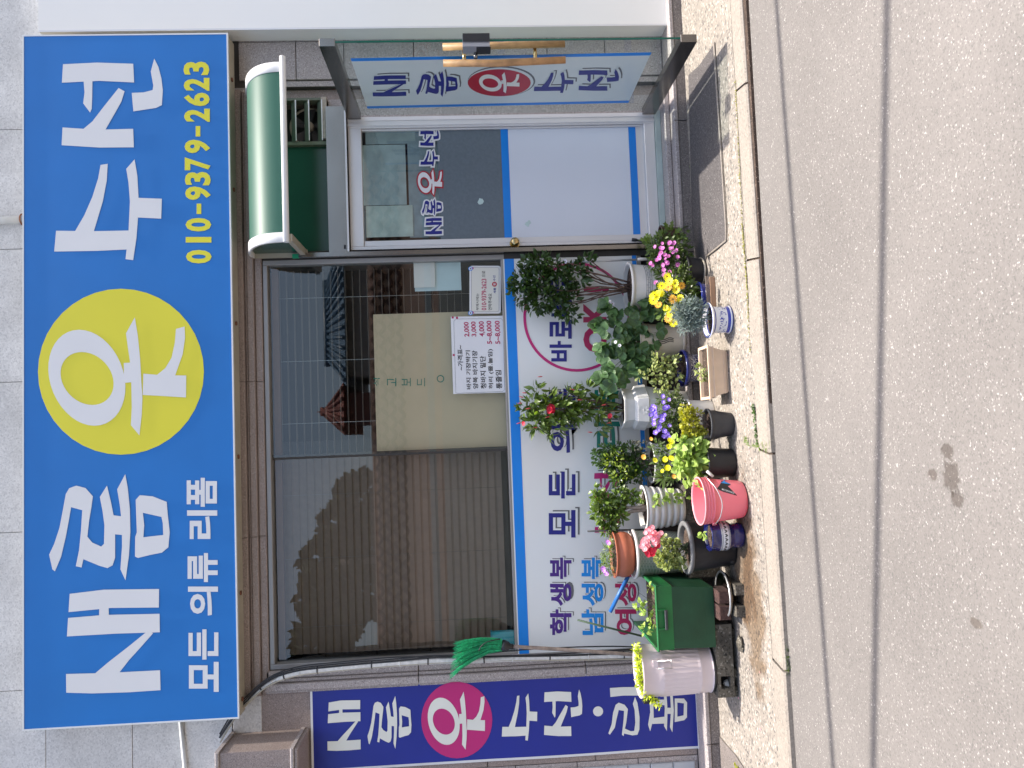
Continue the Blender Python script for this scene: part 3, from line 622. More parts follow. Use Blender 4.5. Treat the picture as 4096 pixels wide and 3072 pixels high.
# contact notice
nc = thing('contact_notice', 'small cream notice card with a phone number taped beside the price list', 'sign', (0.95, 0.03, 1.42))
def rrect(x0, x1, y0, y1, r_, n=5):
    o = []
    for cx, cy, a0 in [(x1-r_, y1-r_, 0), (x0+r_, y1-r_, 90), (x0+r_, y0+r_, 180), (x1-r_, y0+r_, 270)]:
        for k in range(n+1):
            a = R(a0+90*k/n); o.append((cx+r_*math.cos(a), cy+r_*math.sin(a)))
    return o
poly(rrect(1878, 2003, 1063, 1254, 10), pr, white_v, nc, (0, 0.001, 0), 'card_edge')
poly(rrect(1883, 1999, 1067, 1250, 9), pr, M('cream card', (0.66, 0.65, 0.58), 0.3, 0.02, 6), nc, (0, 0, 0), 'card')
frame_line(rrect(1886, 1996, 1070, 1247, 8), 0.0008, navy, nc, pr, (0, -0.0003, 0))
for s_, b, mt, bo in [('부재시에는', (1904, 1916, 1174, 1241), black_l, 0.01), ('010-9379-2623', (1926, 1946, 1115, 1241), crimson_l, 0.02), ('으로', (1928, 1940, 1083, 1109), black_l, 0.01), ('연락주세요', (1953, 1968, 1174, 1241), black_l, 0.01),
                      ('새롬', (1974, 1984, 1151, 1174), navy, 0.02), ('수선', (1972, 1982, 1102, 1124), navy, 0.02)]: text(s_, b, pr, mt, nc, (0, -0.0004, 0), bo)
poly(ell(1978, 1137, 10, 10, n=20), pr, red_l, nc, (0, -0.0003, 0), 'red_dot'); text('옷', (1973, 1984, 1131, 1143), pr, white_v, nc, (0, -0.0006, 0), 0.02)
for y in (1075, 1252):
    poly(ell(1882, y, 9, 9, n=20), pr, cyan_l, nc, (0, -0.0005, 0), 'motif'); poly(ell(1882, y, 6.5, 6.5, n=20), pr, white_v, nc, (0, -0.0008, 0), 'motif'); poly(ell(1882, y, 3, 3, n=12), pr, navy, nc, (0, -0.0011, 0), 'motif')
    poly(ell(1890, y-4+2, 5, 5, n=16), pr, magenta, nc, (0, -0.0002, 0), 'motif')
# ================================================================== DOOR
dr = thing('aluminium_door', 'closed white aluminium door with grey mesh film above and white film below', 'door', (1.69, 0.02, 0.3))
DX0, DX1 = 1.216, 2.148
for a in [(DX0, 0.30, 1.262, 2.389), (2.07, 0.30, DX1, 2.389), (1.262, 2.30, 2.07, 2.389), (1.262, 0.30, 2.07, 0.372)]:
    boxo('door_frame', alu, dr, a[0], 0.012, a[1], a[2], 0.07, a[3], bev=0.003)
boxo('leaf_stile', alu, dr, 1.2635, 0.028, 0.373, 1.303, 0.06, 2.299, bev=0.004); boxo('leaf_stile', alu, dr, 2.058, 0.028, 0.373, 2.0685, 0.06, 2.299, bev=0.003)
boxo('casing_lip', alu, dr, 2.082, 0.004, 0.30, 2.097, 0.0115, 2.389); boxo('casing_lip', alu, dr, 2.118, 0.006, 0.30, 2.126, 0.0115, 2.389)
sheet('mesh_film', mesh_film, dr, 1.304, 1.358, 2.057, 1.79, 0.044)
sheet('glass_pane', glass, dr, 1.304, 1.791, 2.057, 2.298, 0.044)
sheet('blue_stripe', blue_band, dr, 1.304, 1.307, 2.057, 1.3575, 0.0435); sheet('white_film', film2, dr, 1.304, 0.475, 2.057, 1.3065, 0.044)
sheet('blue_stripe', blue_band, dr, 1.304, 0.425, 2.057, 0.4745, 0.0435); sheet('bottom_rail', alu, dr, 1.304, 0.373, 2.057, 0.4245, 0.044)
# papers behind the upper pane
for nm, x0, x1, y0, y1, mt, dyy in [('pale_sheet', 1466, 1650, 820, 950, M('sheet a', (0.50, 0.60, 0.56), 0.6, 0.15, 12), 0.001), ('pale_sheet', 1455, 1620, 577, 822, M('sheet b', (0.36, 0.45, 0.46), 0.6, 0.15, 12), 0.004), ('pale_sheet', 1462, 1660, 515, 577, M('sheet c', (0.27, 0.35, 0.36), 0.6, 0.15, 12), 0.006), ('pale_sheet', 1640, 1758, 515, 950, M('sheet d', (0.22, 0.30, 0.34), 0.5, 0.3, 9), 0.009)]:
    a = PY(x0, y1, 0.05); b = PY(x1, y0, 0.05); sheet(nm, mt, dr, a.x, b.z, b.x, a.z, 0.05+dyy)
dp = py_(0.0425)
for g, b, red in [('sae', (1702, 1768, 872, 938), 0), ('rom', (1688, 1768, 796, 862), 0), ('ot', (1672, 1768, 679, 780), 1), ('su', (1682, 1752, 602, 665), 0), ('seon', (1681, 1756, 521, 584), 0)]:
    glyph(g, b, dp, red_l if red else white_v, dr, (0, -0.0006, 0), 6)
    glyph(g, b, dp, white_v if red else navy, dr, (0, -0.0026, 0), 0.5 if red else 0)
for x, y in [(1922, 805), (2112, 893)]:
    pts = [(x+rnd.uniform(6, 15)*math.cos(2*math.pi*k/9), y+rnd.uniform(6, 17)*math.sin(2*math.pi*k/9)) for k in range(9)]
    poly(pts, dp, M('glue residue', (0.45, 0.58, 0.56), 0.6), dr, (0, -0.0006, 0), 'glue_mark')
kp = PY(2059, 972, 0.0); kn = MB()
kn.tube([(kp.x, 0.012, kp.z), (kp.x, 0.006, kp.z)], 0.034, 20); kn.tube([(kp.x, 0.006, kp.z), (kp.x, -0.03, kp.z), (kp.x, -0.034, kp.z), (kp.x, -0.045, kp.z), (kp.x, -0.06, kp.z), (kp.x, -0.062, kp.z)], [0.013, 0.013, 0.026, 0.029, 0.022, 0.008], 20)
kn.build('door_knob', brass, dr)
# door stop flip-down foot
dsx = PY(2560, 963, 0.0); t = MB(); t.tube([PY(2528, 958, 0), PY(2545, 960, 0), PY(2552, 961, 0), PY(2570, 962, 0), PY(2590, 962, 0), PY(2600, 962, 0)], [0.011, 0.011, 0.006, 0.008, 0.016, 0.018], 10); t.build('door_stop', black_p, dr)
# threshold
boxo('threshold', M('greenish glass sill', (0.42, 0.50, 0.47), 0.3), dr, DX0, -0.01, 0.262, 2.15, 0.06, 0.2985)
boxo('door_step', granite_g, shop, 1.19, -0.12, 0.2245, 2.28, 0.0, 0.2605, bev=0.005)
# stainless post between window and door, header
stp = thing('steel_post', 'slim stainless steel post between the window and the door', 'post', (1.21, -0.03, 0.225))
boxo('post_body', steel, stp, 1.1865, -0.052, 0.262, 1.2145, 0.0, 2.72)
boxo('post_seal', seam, stp, 1.150, 0.0, 0.30, 1.186, 0.003, 1.37)
hd = thing('steel_header', 'wide stainless steel header beam over the door opening', 'beam', (1.7, -0.06, 2.39))
mb = MB(); mb.box(1.2165, -0.045, 2.392, 2.20, 0.03, 2.522); mb.build('beam_body', steel, hd)
boxo('dusty_top', M('dusty plaster', (0.40, 0.35, 0.30), 0.9, 0.2, 30, 0.5, 60), hd, 2.0, 0.0, 2.524, 2.285, 0.06, 2.56)
boxo('beam_lip', alu, hd, 1.2165, -0.05, 2.3895, 2.17, -0.046, 2.40)
boxo('beam_sticker', black_l, hd, 1.235, -0.0465, 2.41, 1.262, -0.0455, 2.425)
# transom opening above the header: green pane, fan
tr = thing('transom_vent', 'green glazed transom with a louvred fan above the door', 'vent', (1.75, 0.02, 2.53))
boxo('green_pane', green_dark, tr, 1.22, 0.05, 2.526, 1.962, 0.056, 2.985)
boxo('green_sticker', M('bright green plastic', (0.01, 0.30, 0.14), 0.4), tr, 1.187, -0.03, 2.722, 1.213, -0.01, 2.765)
for a in [(1.962, 2.526, 1.985, 2.985), (2.268, 2.526, 2.285, 2.985)]: boxo('vent_frame', M('olive metal', (0.13, 0.15, 0.11), 0.5, 0.15, 20), tr, a[0], 0.01, a[1], a[2], 0.08, a[3])
boxo('vent_frame', MATS['olive metal'], tr, 1.9855, 0.012, 2.975, 2.2675, 0.08, 2.987); boxo('vent_frame', MATS['olive metal'], tr, 1.9855, 0.012, 2.524, 2.2675, 0.08, 2.536)
for i in range(5):
    z0 = 2.556+i*0.087
    mb = MB(); mb.add([(1.987, 0.0, z0-0.004), (2.266, 0.0, z0-0.004), (2.266, 0.045, z0+0.034), (1.987, 0.045, z0+0.034), (1.987, 0.0, z0), (2.266, 0.0, z0), (2.266, 0.045, z0+0.038), (1.987, 0.045, z0+0.038)],
                      [(0, 3, 2, 1), (4, 5, 6, 7), (0, 1, 5, 4), (2, 3, 7, 6)]); mb.build('louvre', MATS['olive metal'], tr)
    boxo('louvre_edge', alu, tr, 1.987, -0.003, z0-0.005, 2.266, -0.0005, z0+0.002)
fc = Vector((2.12, 0.11, 2.66)); fb = MB(); fb.tube([fc, fc+Vector((0, -0.04, 0))], [0.035, 0.028], 16); fb.build('fan_hub', M('fan plastic', (0.34, 0.31, 0.25), 0.6), tr)
for k in range(5):
    a = 2*math.pi*k/5; u_ = Vector((math.cos(a), 0, math.sin(a))); v_ = Vector((-math.sin(a), 0, math.cos(a))); mb = MB()
    mb.add([fc+u_*0.03-v_*0.015, fc+u_*0.12-v_*0.05+Vector((0, -0.02, 0)), fc+u_*0.12+v_*0.02, fc+u_*0.03+v_*0.015], [(0, 1, 2, 3)]); mb.build('fan_blade', grey_pot, tr)
rg_ = MB(); rg_.tube([fc+Vector((0.13*math.cos(2*math.pi*k/24), 0.0, 0.13*math.sin(2*math.pi*k/24))) for k in range(25)], 0.008, 6, False); rg_.build('fan_ring', MATS['fan plastic'], tr)
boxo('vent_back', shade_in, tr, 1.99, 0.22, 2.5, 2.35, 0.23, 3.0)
# awning
aw = thing('barrel_awning', 'small barrel shaped green polycarbonate awning over the door', 'awning', (1.77, -0.2, 2.67))
AX0, AX1, AD, AZT, AZB = 1.195, 2.32, 0.42, 3.025, 2.72
def arc(t, e=0.0):  # t 0..1 from wall top to front bar
    a = t*math.pi/2; return Vector((0, -(AD+e)*math.sin(a)**1.0, AZB+(AZT-AZB+e)*math.cos(a)**0.9))
NS = 16
mb = MB(); mb.smooth = True
for i in range(NS+1):
    p = arc(i/NS); mb.v += [Vector((AX0+0.055, p.y, p.z)), Vector((AX1-0.055, p.y, p.z))]
for i in range(NS): mb.f.append([2*i, 2*i+1, 2*i+3, 2*i+2]); mb.mi.append(0); mb.sm.append(True)
mb.build('green_sheet', green_poly, aw)
white_cap = M('white awning cap', (0.74, 0.73, 0.71), 0.3, 0.03, 6)
for xa, xb_ in [(AX0, AX0+0.06), (AX1-0.06, AX1)]:
    mb = MB()
    for i in range(NS+1):
        p = arc(i/NS, 0.008); q = arc(i/NS, -0.012); mb.v += [Vector((xa, p.y, p.z)), Vector((xb_, p.y, p.z)), Vector((xb_, q.y, q.z)), Vector((xa, q.y, q.z))]
    for i in range(NS):
        for j in range(4):
            a = 4*i+j; b = 4*i+(j+1) % 4; mb.f.append([a, b, b+4, a+4]); mb.mi.append(0); mb.sm.append(True)
    mb.build('end_cap', white_cap, aw)
    if xa > 2: continue
    # side pane and arm
    mb = MB(); P_ = [Vector((xa+0.03, 0, AZB-0.02))]+[Vector((xa+0.03, arc(i/8, -0.014).y, arc(i/8, -0.014).z)) for i in range(9)]
    mb.add(P_, [list(range(len(P_)))]); mb.build('side_pane', green_dark, aw)
    boxo('side_arm', signtrim, aw, xa+0.006, -AD, AZB-0.045, xa+0.05, -0.015, AZB-0.012)
boxo('wall_plate', signtrim, aw, AX0, -0.015, AZB-0.05, AX0+0.05, 0.0, AZT)
fb = MB(); fb.tube([(AX0-0.004, -AD-0.012, AZB-0.012), (AX1+0.03, -AD-0.012, AZB-0.012)], 0.019, 12); fb.build('front_bar', white_cap, aw)
# ================================================================== OPEN GLASS DOOR
gd = thing('open_glass_door', 'frameless glass door standing open at right angles with a Korean banner and steel rails', 'door', (2.145, -0.5, 0.29))
GX = 2.14
mb = MB(); mb.add([(GX, -0.995, 0.38), (GX, -0.03, 0.38), (GX, -0.03, 2.30), (GX, -0.995, 2.30)], [(0, 1, 2, 3)]); mb.build('glass_pane', door_glass, gd)
boxo('glass_edge', green_glass, gd, GX-0.003, -1.0, 0.385, GX+0.007, -0.996, 2.295)
for z0, z1 in [(2.292, 2.378), (0.297, 0.388)]:
    boxo('steel_rail', steel, gd, GX-0.022, -1.003, z0, GX+0.022, -0.02, z1, bev=0.002)
xp = lambda x, y: PX(x, y, GX-0.003)
bq = [(1402, 233), (1470, 434), (2513, 411), (2606, 209)]
poly(bq, xp, dbanner, gd, (0, 0, 0), 'banner_film')
def lerp(a, b, t): return (a[0]+(b[0]-a[0])*t, a[1]+(b[1]-a[1])*t)
def edge_strip(a, b, c, d, t): return [a, lerp(a, b, t), lerp(d, c, t), d]
poly(edge_strip(bq[0], bq[1], bq[2], bq[3], 0.06), xp, blue_band, gd, (-0.0006, 0, 0), 'blue_stripe')
poly(edge_strip(bq[1], bq[0], bq[3], bq[2], 0.045), xp, blue_band, gd, (-0.0006, 0, 0), 'blue_stripe')
xo = lambda k: (-0.0006*k, 0, 0)
def xglyph(g, b, mt):
    glyph(g, b, xp, grey_l, gd, xo(1), 0, 14, -9); glyph(g, b, xp, dbanner, gd, xo(3), 0.5, 8, -5); glyph(g, b, xp, mt, gd, xo(5))
for g, b in [('sae', (1491, 1625, 299, 384)), ('rom', (1664, 1831, 283, 386)), ('su', (2135, 2294, 285, 370)), ('seon', (2314, 2476, 275, 361))]: xglyph(g, b, navy)
poly(ell(2006, 324, 135, 60), xp, grey_l, gd, xo(1), 'disc_shadow'); poly(ell(2003, 326, 131, 57), xp, dbanner, gd, xo(2), 'disc_gap')
poly(ell(1997, 330, 126, 54), xp, red_l, gd, xo(3), 'red_disc'); glyph('ot', (1916, 2078, 287, 371), xp, offwhite, gd, xo(5))
hw = MB(); hy = -0.86
hp0 = PX(1773, 256, GX-0.05); hp1 = PX(2262, 243, GX-0.05)
hw.tube([Vector((GX-0.045, hp0.y, hp0.z)), Vector((GX-0.05, hp0.y, hp0.z-0.3)), Vector((GX-0.045, hp1.y, hp1.z))], 0.02, 12); hw.build('wooden_handle', wood, gd)
hw = MB(); hw.tube([Vector((GX+0.05, hp0.y, hp0.z)), Vector((GX+0.05, hp1.y, hp1.z))], 0.02, 12); hw.build('wooden_handle', wood, gd)
for zz in (hp1.z+0.17, hp0.z-0.12):
    t = MB(); t.tube([(GX-0.05, hp0.y, zz), (GX+0.05, hp0.y, zz)], 0.011, 10); t.build('handle_bolt', brass, gd)
la, lb_ = PX(1845, 205, GX-0.03), PX(1965, 205, GX-0.03)
boxo('lock_body', M('silver lock', (0.45, 0.46, 0.5), 0.3, 0.05, 10, 0, 50, 0.6), gd, GX-0.045, -1.025, lb_.z+0.01, GX+0.018, -0.945, la.z-0.008)
boxo('lock_window', black_p, gd, GX-0.047, -1.02, lb_.z+0.005, GX-0.0455, -0.94, (la.z+lb_.z)/2)
boxo('lock_clamp', black_p, gd, GX-0.02, -1.034, lb_.z+0.01, GX+0.024, -1.0305, la.z-0.01)
t = MB(); zc = (la.z+lb_.z)/2+0.005; t.tube([(GX-0.045, -0.95, zc), (GX-0.075, -0.95, zc)], 0.011, 10); t.build('lock_knob', steel, gd)
# ================================================================== services on the wall
# curved cable bundle and wrapped pipe left of the window
cb_ = thing('cable_bundle', 'white wrapped cable bundle curving from the sign down beside the window', 'cable', (-1.5, -0.1, 2.7))
def track(pts, Y): return [PY(x, y, Y if not callable(Y) else Y(x)) for x, y in pts]
def smooth_path(P, n=5):
    out = []
    for i in range(len(P)-1):
        p0, p1, p2, p3 = P[max(i-1, 0)], P[i], P[i+1], P[min(i+2, len(P)-1)]
        for k in range(n):
            t = k/n; out.append(0.5*((2*p1)+(p2-p0)*t+(2*p0-5*p1+4*p2-p3)*t*t+(3*p1-p0-3*p2+p3)*t**3))
    return out+[P[-1]]
T1 = [(880, 2960), (945, 2860), (1005, 2795), (1060, 2745), (1120, 2712), (1200, 2690), (1300, 2678), (1450, 2664), (1600, 2652), (1750, 2643), (1900, 2640), (2050, 2633), (2250, 2628), (2450, 2622), (2600, 2618)]
t = MB(); P_ = smooth_path(track(T1, -0.085), 4); t.tube(P_, [0.012 if i < 16 else 0.021 for i in range(len(P_))], 10); t.build('wrapped_pipe', wirew, cb_)
for k, dx_, rr, mt in [(0, -9, 0.006, black_p), (1, -17, 0.005, black_p), (2, 10, 0.005, signtrim), (3, -24, 0.0045, black_p)]:
    pts = [(x-2+3*math.sin(i*1.3+k), y+dx_*(1.0 if i < 9 else 1.1+0.5*math.sin(i*0.9+k))) for i, (x, y) in enumerate(T1)]
    t = MB(); t.tube(smooth_path(track(pts, -0.1), 4), rr, 6); t.build('cable', mt, cb_)
for i in range(5, 60, 3):
    if i < len(P_)-1:
        d_ = (P_[i+1]-P_[i]).normalized()*0.004; t = MB(); t.tube([P_[i]-d_, P_[i]+d_], 0.0235 if i >= 16 else 0.016, 10); t.build('tie', black_p if i % 2 else wirew, cb_)
# small pipe at the left of the sign and bracketed pipe above the sign
pc = thing('wall_conduit', 'thin white conduit running sideways from the left end of the sign', 'pipe', (-2.0, -0.03, 3.5))
a = PY(722, 2880, -0.02); b = PY(740, 3072, -0.02); t = MB(); t.tube([a, (b-a)*4+a], 0.013, 10); t.build('conduit', pipe_w, pc)
pc = thing('drain_pipe', 'short white pipe with rusty bracket standing above the blue sign', 'pipe', (1.46, -0.05, 4.38))
a = PY(90, 880, -0.04); t = MB(); t.tube([Vector((a.x, -0.045, 4.3)), Vector((a.x, -0.045, 5.2))], 0.024, 14); t.build('pipe', pipe_w, pc)
t = MB(); t.tube([Vector((a.x, -0.045, 4.3)), Vector((a.x, -0.045, 4.47))], 0.033, 14); t.build('pipe_socket', pipe_w, pc)
for dx_ in (-0.05, 0.05): boxo('rusty_bracket', rust, pc, a.x+dx_-0.012, -0.02, 4.43, a.x+dx_+0.012, -0.006, 4.475)
t = MB(); t.tube([Vector((a.x+0.036*math.cos(q*0.4), -0.045+0.036*math.sin(q*0.4), 4.475)) for q in range(17)], 0.005, 6, False); t.build('pipe_band', rust, pc)
# ================================================================== STREET OPPOSITE (seen reflected in the glass)
def MP(x, y, Ym):
    p = PY(x, y, Ym); return Vector((p.x, 2*0.05-p.y, p.z))
fw = thing('boundary_wall', 'brown boundary wall with tiled cap on the far side of the street', 'wall', (0, -13.0, 0))
ym = -13.0; mm = 2*0.05-ym
zt_, zb_ = PY(1480, 1536, mm).z, PY(1765, 1536, mm).z
brownw = M('brown wall paint', (0.72, 0.49, 0.35), 0.8, 0.15, 3); concw = M('grey retaining wall', (0.45, 0.46, 0.40), 0.9, 0.12, 1.5)
boxo('retaining_wall', concw, fw, -16, ym-0.4, -0.05, 14, ym, zb_)
boxo('wall_body', brownw, fw, -16, ym-0.3, zb_, 14, ym-0.05, zt_)
boxo('pale_band', M('pale band', (0.45, 0.5, 0.47), 0.8), fw, -16, ym-0.049, zb_+0.17, 14, ym-0.03, zb_+0.33)
tiles = MB()
for row in range(4):
    zr = zt_-0.12-row*0.2
    for k in range(-40, 40):
        xx = k*0.3+(row % 2)*0.15
        tiles.tube([(xx-0.15, ym-0.02, zr+0.05), (xx-0.07, ym+0.02, zr-0.03), (xx, ym+0.03, zr-0.06), (xx+0.07, ym+0.02, zr-0.03), (xx+0.15, ym-0.02, zr+0.05)], 0.05, 5, False)
tiles.build('tile_relief', M('brown roof tile', (0.12, 0.06, 0.04), 0.7, 0.2, 6), fw, kind='stuff')
def house(name, label, x0, x1, ya, yb, h, rh, wm, rm_, rows=7, tile=0.3):
    t = thing(name, label, 'house', ((x0+x1)/2, ya, 0))
    boxo('wall', wm, t, x0+0.3, yb, -0.05, x1-0.3, ya, h)
    yc = (ya+yb)/2; slope = MB()
    slope.hexa([Vector(p) for p in [(x0, yb-0.4, h), (x1, yb-0.4, h), (x1, ya+0.4, h), (x0, ya+0.4, h), (x0+0.9, yc-0.05, h+rh), (x1-0.9, yc-0.05, h+rh), (x1-0.9, yc+0.05, h+rh), (x0+0.9, yc+0.05, h+rh)]]); rf = slope.build('roof', rm_, t)
    tl = MB(); n = int((x1-x0)/tile)
    for k in range(n):
        f_ = (k+0.5)/n; xb2 = x0+(x1-x0)*f_; xt2 = x0+0.9+(x1-x0-1.8)*f_
        tl.tube([(xb2, ya+0.42, h+0.03), (xt2, yc+0.06, h+rh+0.02)], 0.06, 5)
    tl.build('tile_ridges', rm_, rf, kind='stuff')
    t2 = MB(); t2.tube([(x0+0.8, yc, h+rh+0.05), (x1-0.8, yc, h+rh+0.05)], 0.12, 8); t2.build('ridge', rm_, rf)
    for sx in (0.25, 0.6): boxo('window_pane', shade_in, t, x0+(x1-x0)*sx, ya, h*0.35, x0+(x1-x0)*(sx+0.14), ya+0.03, h*0.75)
bluetile = M('blue grey roof tile', (0.06, 0.12, 0.18), 0.5, 0.15, 4); redtile = M('red brown roof tile', (0.18, 0.055, 0.04), 0.7, 0.2, 4)
my = -19.0; mq = 0.1-my
za, ze = PY(1305, 1300, mq).z, PY(1420, 1300, mq).z
xl, xr = PY(1400, 1560, mq).x, PY(1400, 1010, mq).x
house('tiled_house', 'house with blue grey tiled roof across the street mirrored in the window', xl, xr, my+1.6, my-2.4, ze, za-ze, M('house wall', (0.30, 0.27, 0.24), 0.9), bluetile)
xl2, xr2 = PY(1400, 1740, mq).x, PY(1400, 1540, mq).x
house('red_roofed_house', 'darker house with red brown tiled roof beside the blue roofed house across the street', xl2, xr2, my+0.8, my-2.4, PY(1400, 1600, mq).z, 1.0, M('red wall', (0.2, 0.09, 0.07), 0.9), redtile)
def mound(name, label, pts, Y, rad, n, seed, mat):
    t = thing(name, label, 'tree', (pts[0][0], Y, 0)); rr = random.Random(seed); mb = MB()
    for k in range(n):
        c = rr.choice(pts); d = Vector((rr.gauss(0, 1), rr.gauss(0, 1), rr.gauss(0, 1))).normalized()*c[2]*rr.uniform(0.75, 1.05)
        p = Vector((c[0], Y, c[1]))+d; s_ = rr.uniform(0.12, 0.3); a = Vector((rr.uniform(-1, 1), rr.uniform(-1, 1), rr.uniform(-1, 1))).normalized()*s_; b = a.orthogonal().normalized()*s_*0.7
        mb.add([p-a, p-b, p+a, p+b], [(0, 1, 2, 3)])
    mb.build('crown', mat, t, kind='stuff'); tk = MB(); tk.tube([(pts[0][0], Y, -0.05), (pts[0][0], Y, pts[0][1])], [0.22, 0.1], 8); tk.build('trunk', bark_m, t)
ty = -24.0; tm = 0.1-ty
mp_ = []
for x, y, r_ in [(1330, 2250, 130), (1310, 2400, 120), (1290, 2560, 120), (1350, 2120, 110), (1420, 2000, 110), (1450, 2200, 150), (1450, 2400, 150)]:
    p = PY(x, y, tm); mp_.append((p.x, p.z, r_*depth(Vector((p.x, tm, p.z)))/F))
tree_m = M('far tree leaf', (0.06, 0.075, 0.03), 0.7, 0.4, 1.5)
for i, grp in enumerate([mp_[:3], mp_[3:5]+[mp_[5]], [mp_[6], mp_[2]]]):
    mound('broad_tree', ['broad dark tree mirrored in the left half of the window', 'lower spreading tree behind the wall across the street', 'dense round tree at the end of the boundary wall'][i], grp, ty-1.5*i, 1, 1500, 5+i, tree_m)
# overhead wires (their shadows cross the road)
wr = M('cable sheath', (0.02, 0.02, 0.02), 0.6)
for (p, q, hh, rr, lb2) in [((3105, 0), (3333, 3072), 4.6, 0.021, 'overhead cable high above the road nearer the shop'), ((3548, 0), (3492, 3072), 4.8, 0.024, 'overhead cable high above the road farther from the shop')]:
    a, b = PZ(p[0], p[1], ZR), PZ(q[0], q[1], ZR); up = -LDIR*(hh/abs(LDIR.z)); d_ = b-a
    t = MB(); t.tube([a+up-d_*2.5, a+up, b+up, b+up+d_*2.5], rr, 8); o = t.build('overhead_cable', wr); tag(o, lb2, 'cable')
# ================================================================== LEAVES, FLOWERS
def leaf_mesh(name, mat, pts, fold=0.25, bend=0.25, two=None):
    """pts: half outline [(along, half width)]; leaf lies along +X, width Y"""
    vs = []; fs = []
    for a, w_ in pts:
        z = -bend*a*a; vs += [(a, -w_, z+fold*w_), (a, 0, z), (a, w_, z+fold*w_)]
    for i in range(len(pts)-1):
        b = i*3; fs += [(b, b+3, b+4, b+1), (b+1, b+4, b+5, b+2)]
    me = bpy.data.meshes.new(name); me.from_pydata(vs, [], fs); me.materials.append(mat)
    for p in me.polygons: p.use_smooth = True
    return me
OV = [(0, 0.02), (0.2, 0.20), (0.5, 0.27), (0.8, 0.16), (1.0, 0.01)]
OB = [(0, 0.03), (0.3, 0.16), (0.62, 0.28), (0.85, 0.24), (1.0, 0.04)]
NR = [(0, 0.015), (0.3, 0.07), (0.7, 0.06), (1.0, 0.005)]
LN = [(0, 0.02), (0.25, 0.15), (0.55, 0.19), (0.82, 0.10), (1.0, 0.01)]
def round_leaf(name, mat, n=18, cup=0.15):
    vs = [(0.5, 0, 0)]; fs = []
    for k in range(n):
        a = 2*math.pi*k/n; r_ = 0.5*(1+0.045*(-1)**k); x = 0.5-r_*math.cos(a); y = r_*0.92*math.sin(a)
        vs.append((x, y, cup*((x-0.5)**2+y*y)*2+0.03*(-1)**k))
    for k in range(n): fs.append((0, 1+k, 1+(k+1) % n))
    me = bpy.data.meshes.new(name); me.from_pydata(vs, [], fs); me.materials.append(mat)
    for p in me.polygons: p.use_smooth = True
    return me
def flower_mesh(name, mat, petals=12, r_in=0.2, wid=0.5, cup=0.15, ctr=True, cmat=None):
    vs = []; fs = []; mi = []
    for k in range(petals):
        a = 2*math.pi*k/petals; ca, sa = math.cos(a), math.sin(a); hw_ = wid*math.pi/petals
        for rr, ww, zz in [(r_in*0.5, hw_*0.4, 0), (0.6, hw_, cup*0.4), (0.92, hw_*0.9, cup), (1.0, hw_*0.15, cup*1.1)]:
            for s_ in (-1, 1): vs.append((rr*ca-s_*ww*sa, rr*sa+s_*ww*ca, zz+0.012*(k % 2)))
        b = k*8
        for j in range(3): fs.append((b+2*j, b+2*j+1, b+2*j+3, b+2*j+2)); mi.append(0)
    if ctr:
        b = len(vs); vs.append((0, 0, 0.13)); vs += [(0.24*math.cos(q*math.pi/4), 0.24*math.sin(q*math.pi/4), 0.05) for q in range(8)]
        for q in range(8): fs.append((b, b+1+q, b+1+(q+1) % 8)); mi.append(1)
    me = bpy.data.meshes.new(name); me.from_pydata(vs, [], fs); me.materials.append(mat); me.materials.append(cmat or fl_ctr)
    me.polygons.foreach_set('material_index', mi); return me
def orient(d, up, roll=0.0):
    x = Vector(d).normalized(); z = Vector(up)-x*Vector(up).dot(x)
    if z.length < 1e-4: z = x.orthogonal()
    z.normalize(); y = z.cross(x); mt = Matrix((x, y, z)).transposed().to_4x4(); return mt @ Matrix.Rotation(roll, 4, 'X')
def put(name, me, p, rot, s_, root):
    o = bpy.data.objects.new(name, me); COL.objects.link(o); o.parent = root
    o.matrix_basis = Matrix.Translation(Vector(p)-origin(root)) @ rot @ Matrix.Scale(s_, 4); return o
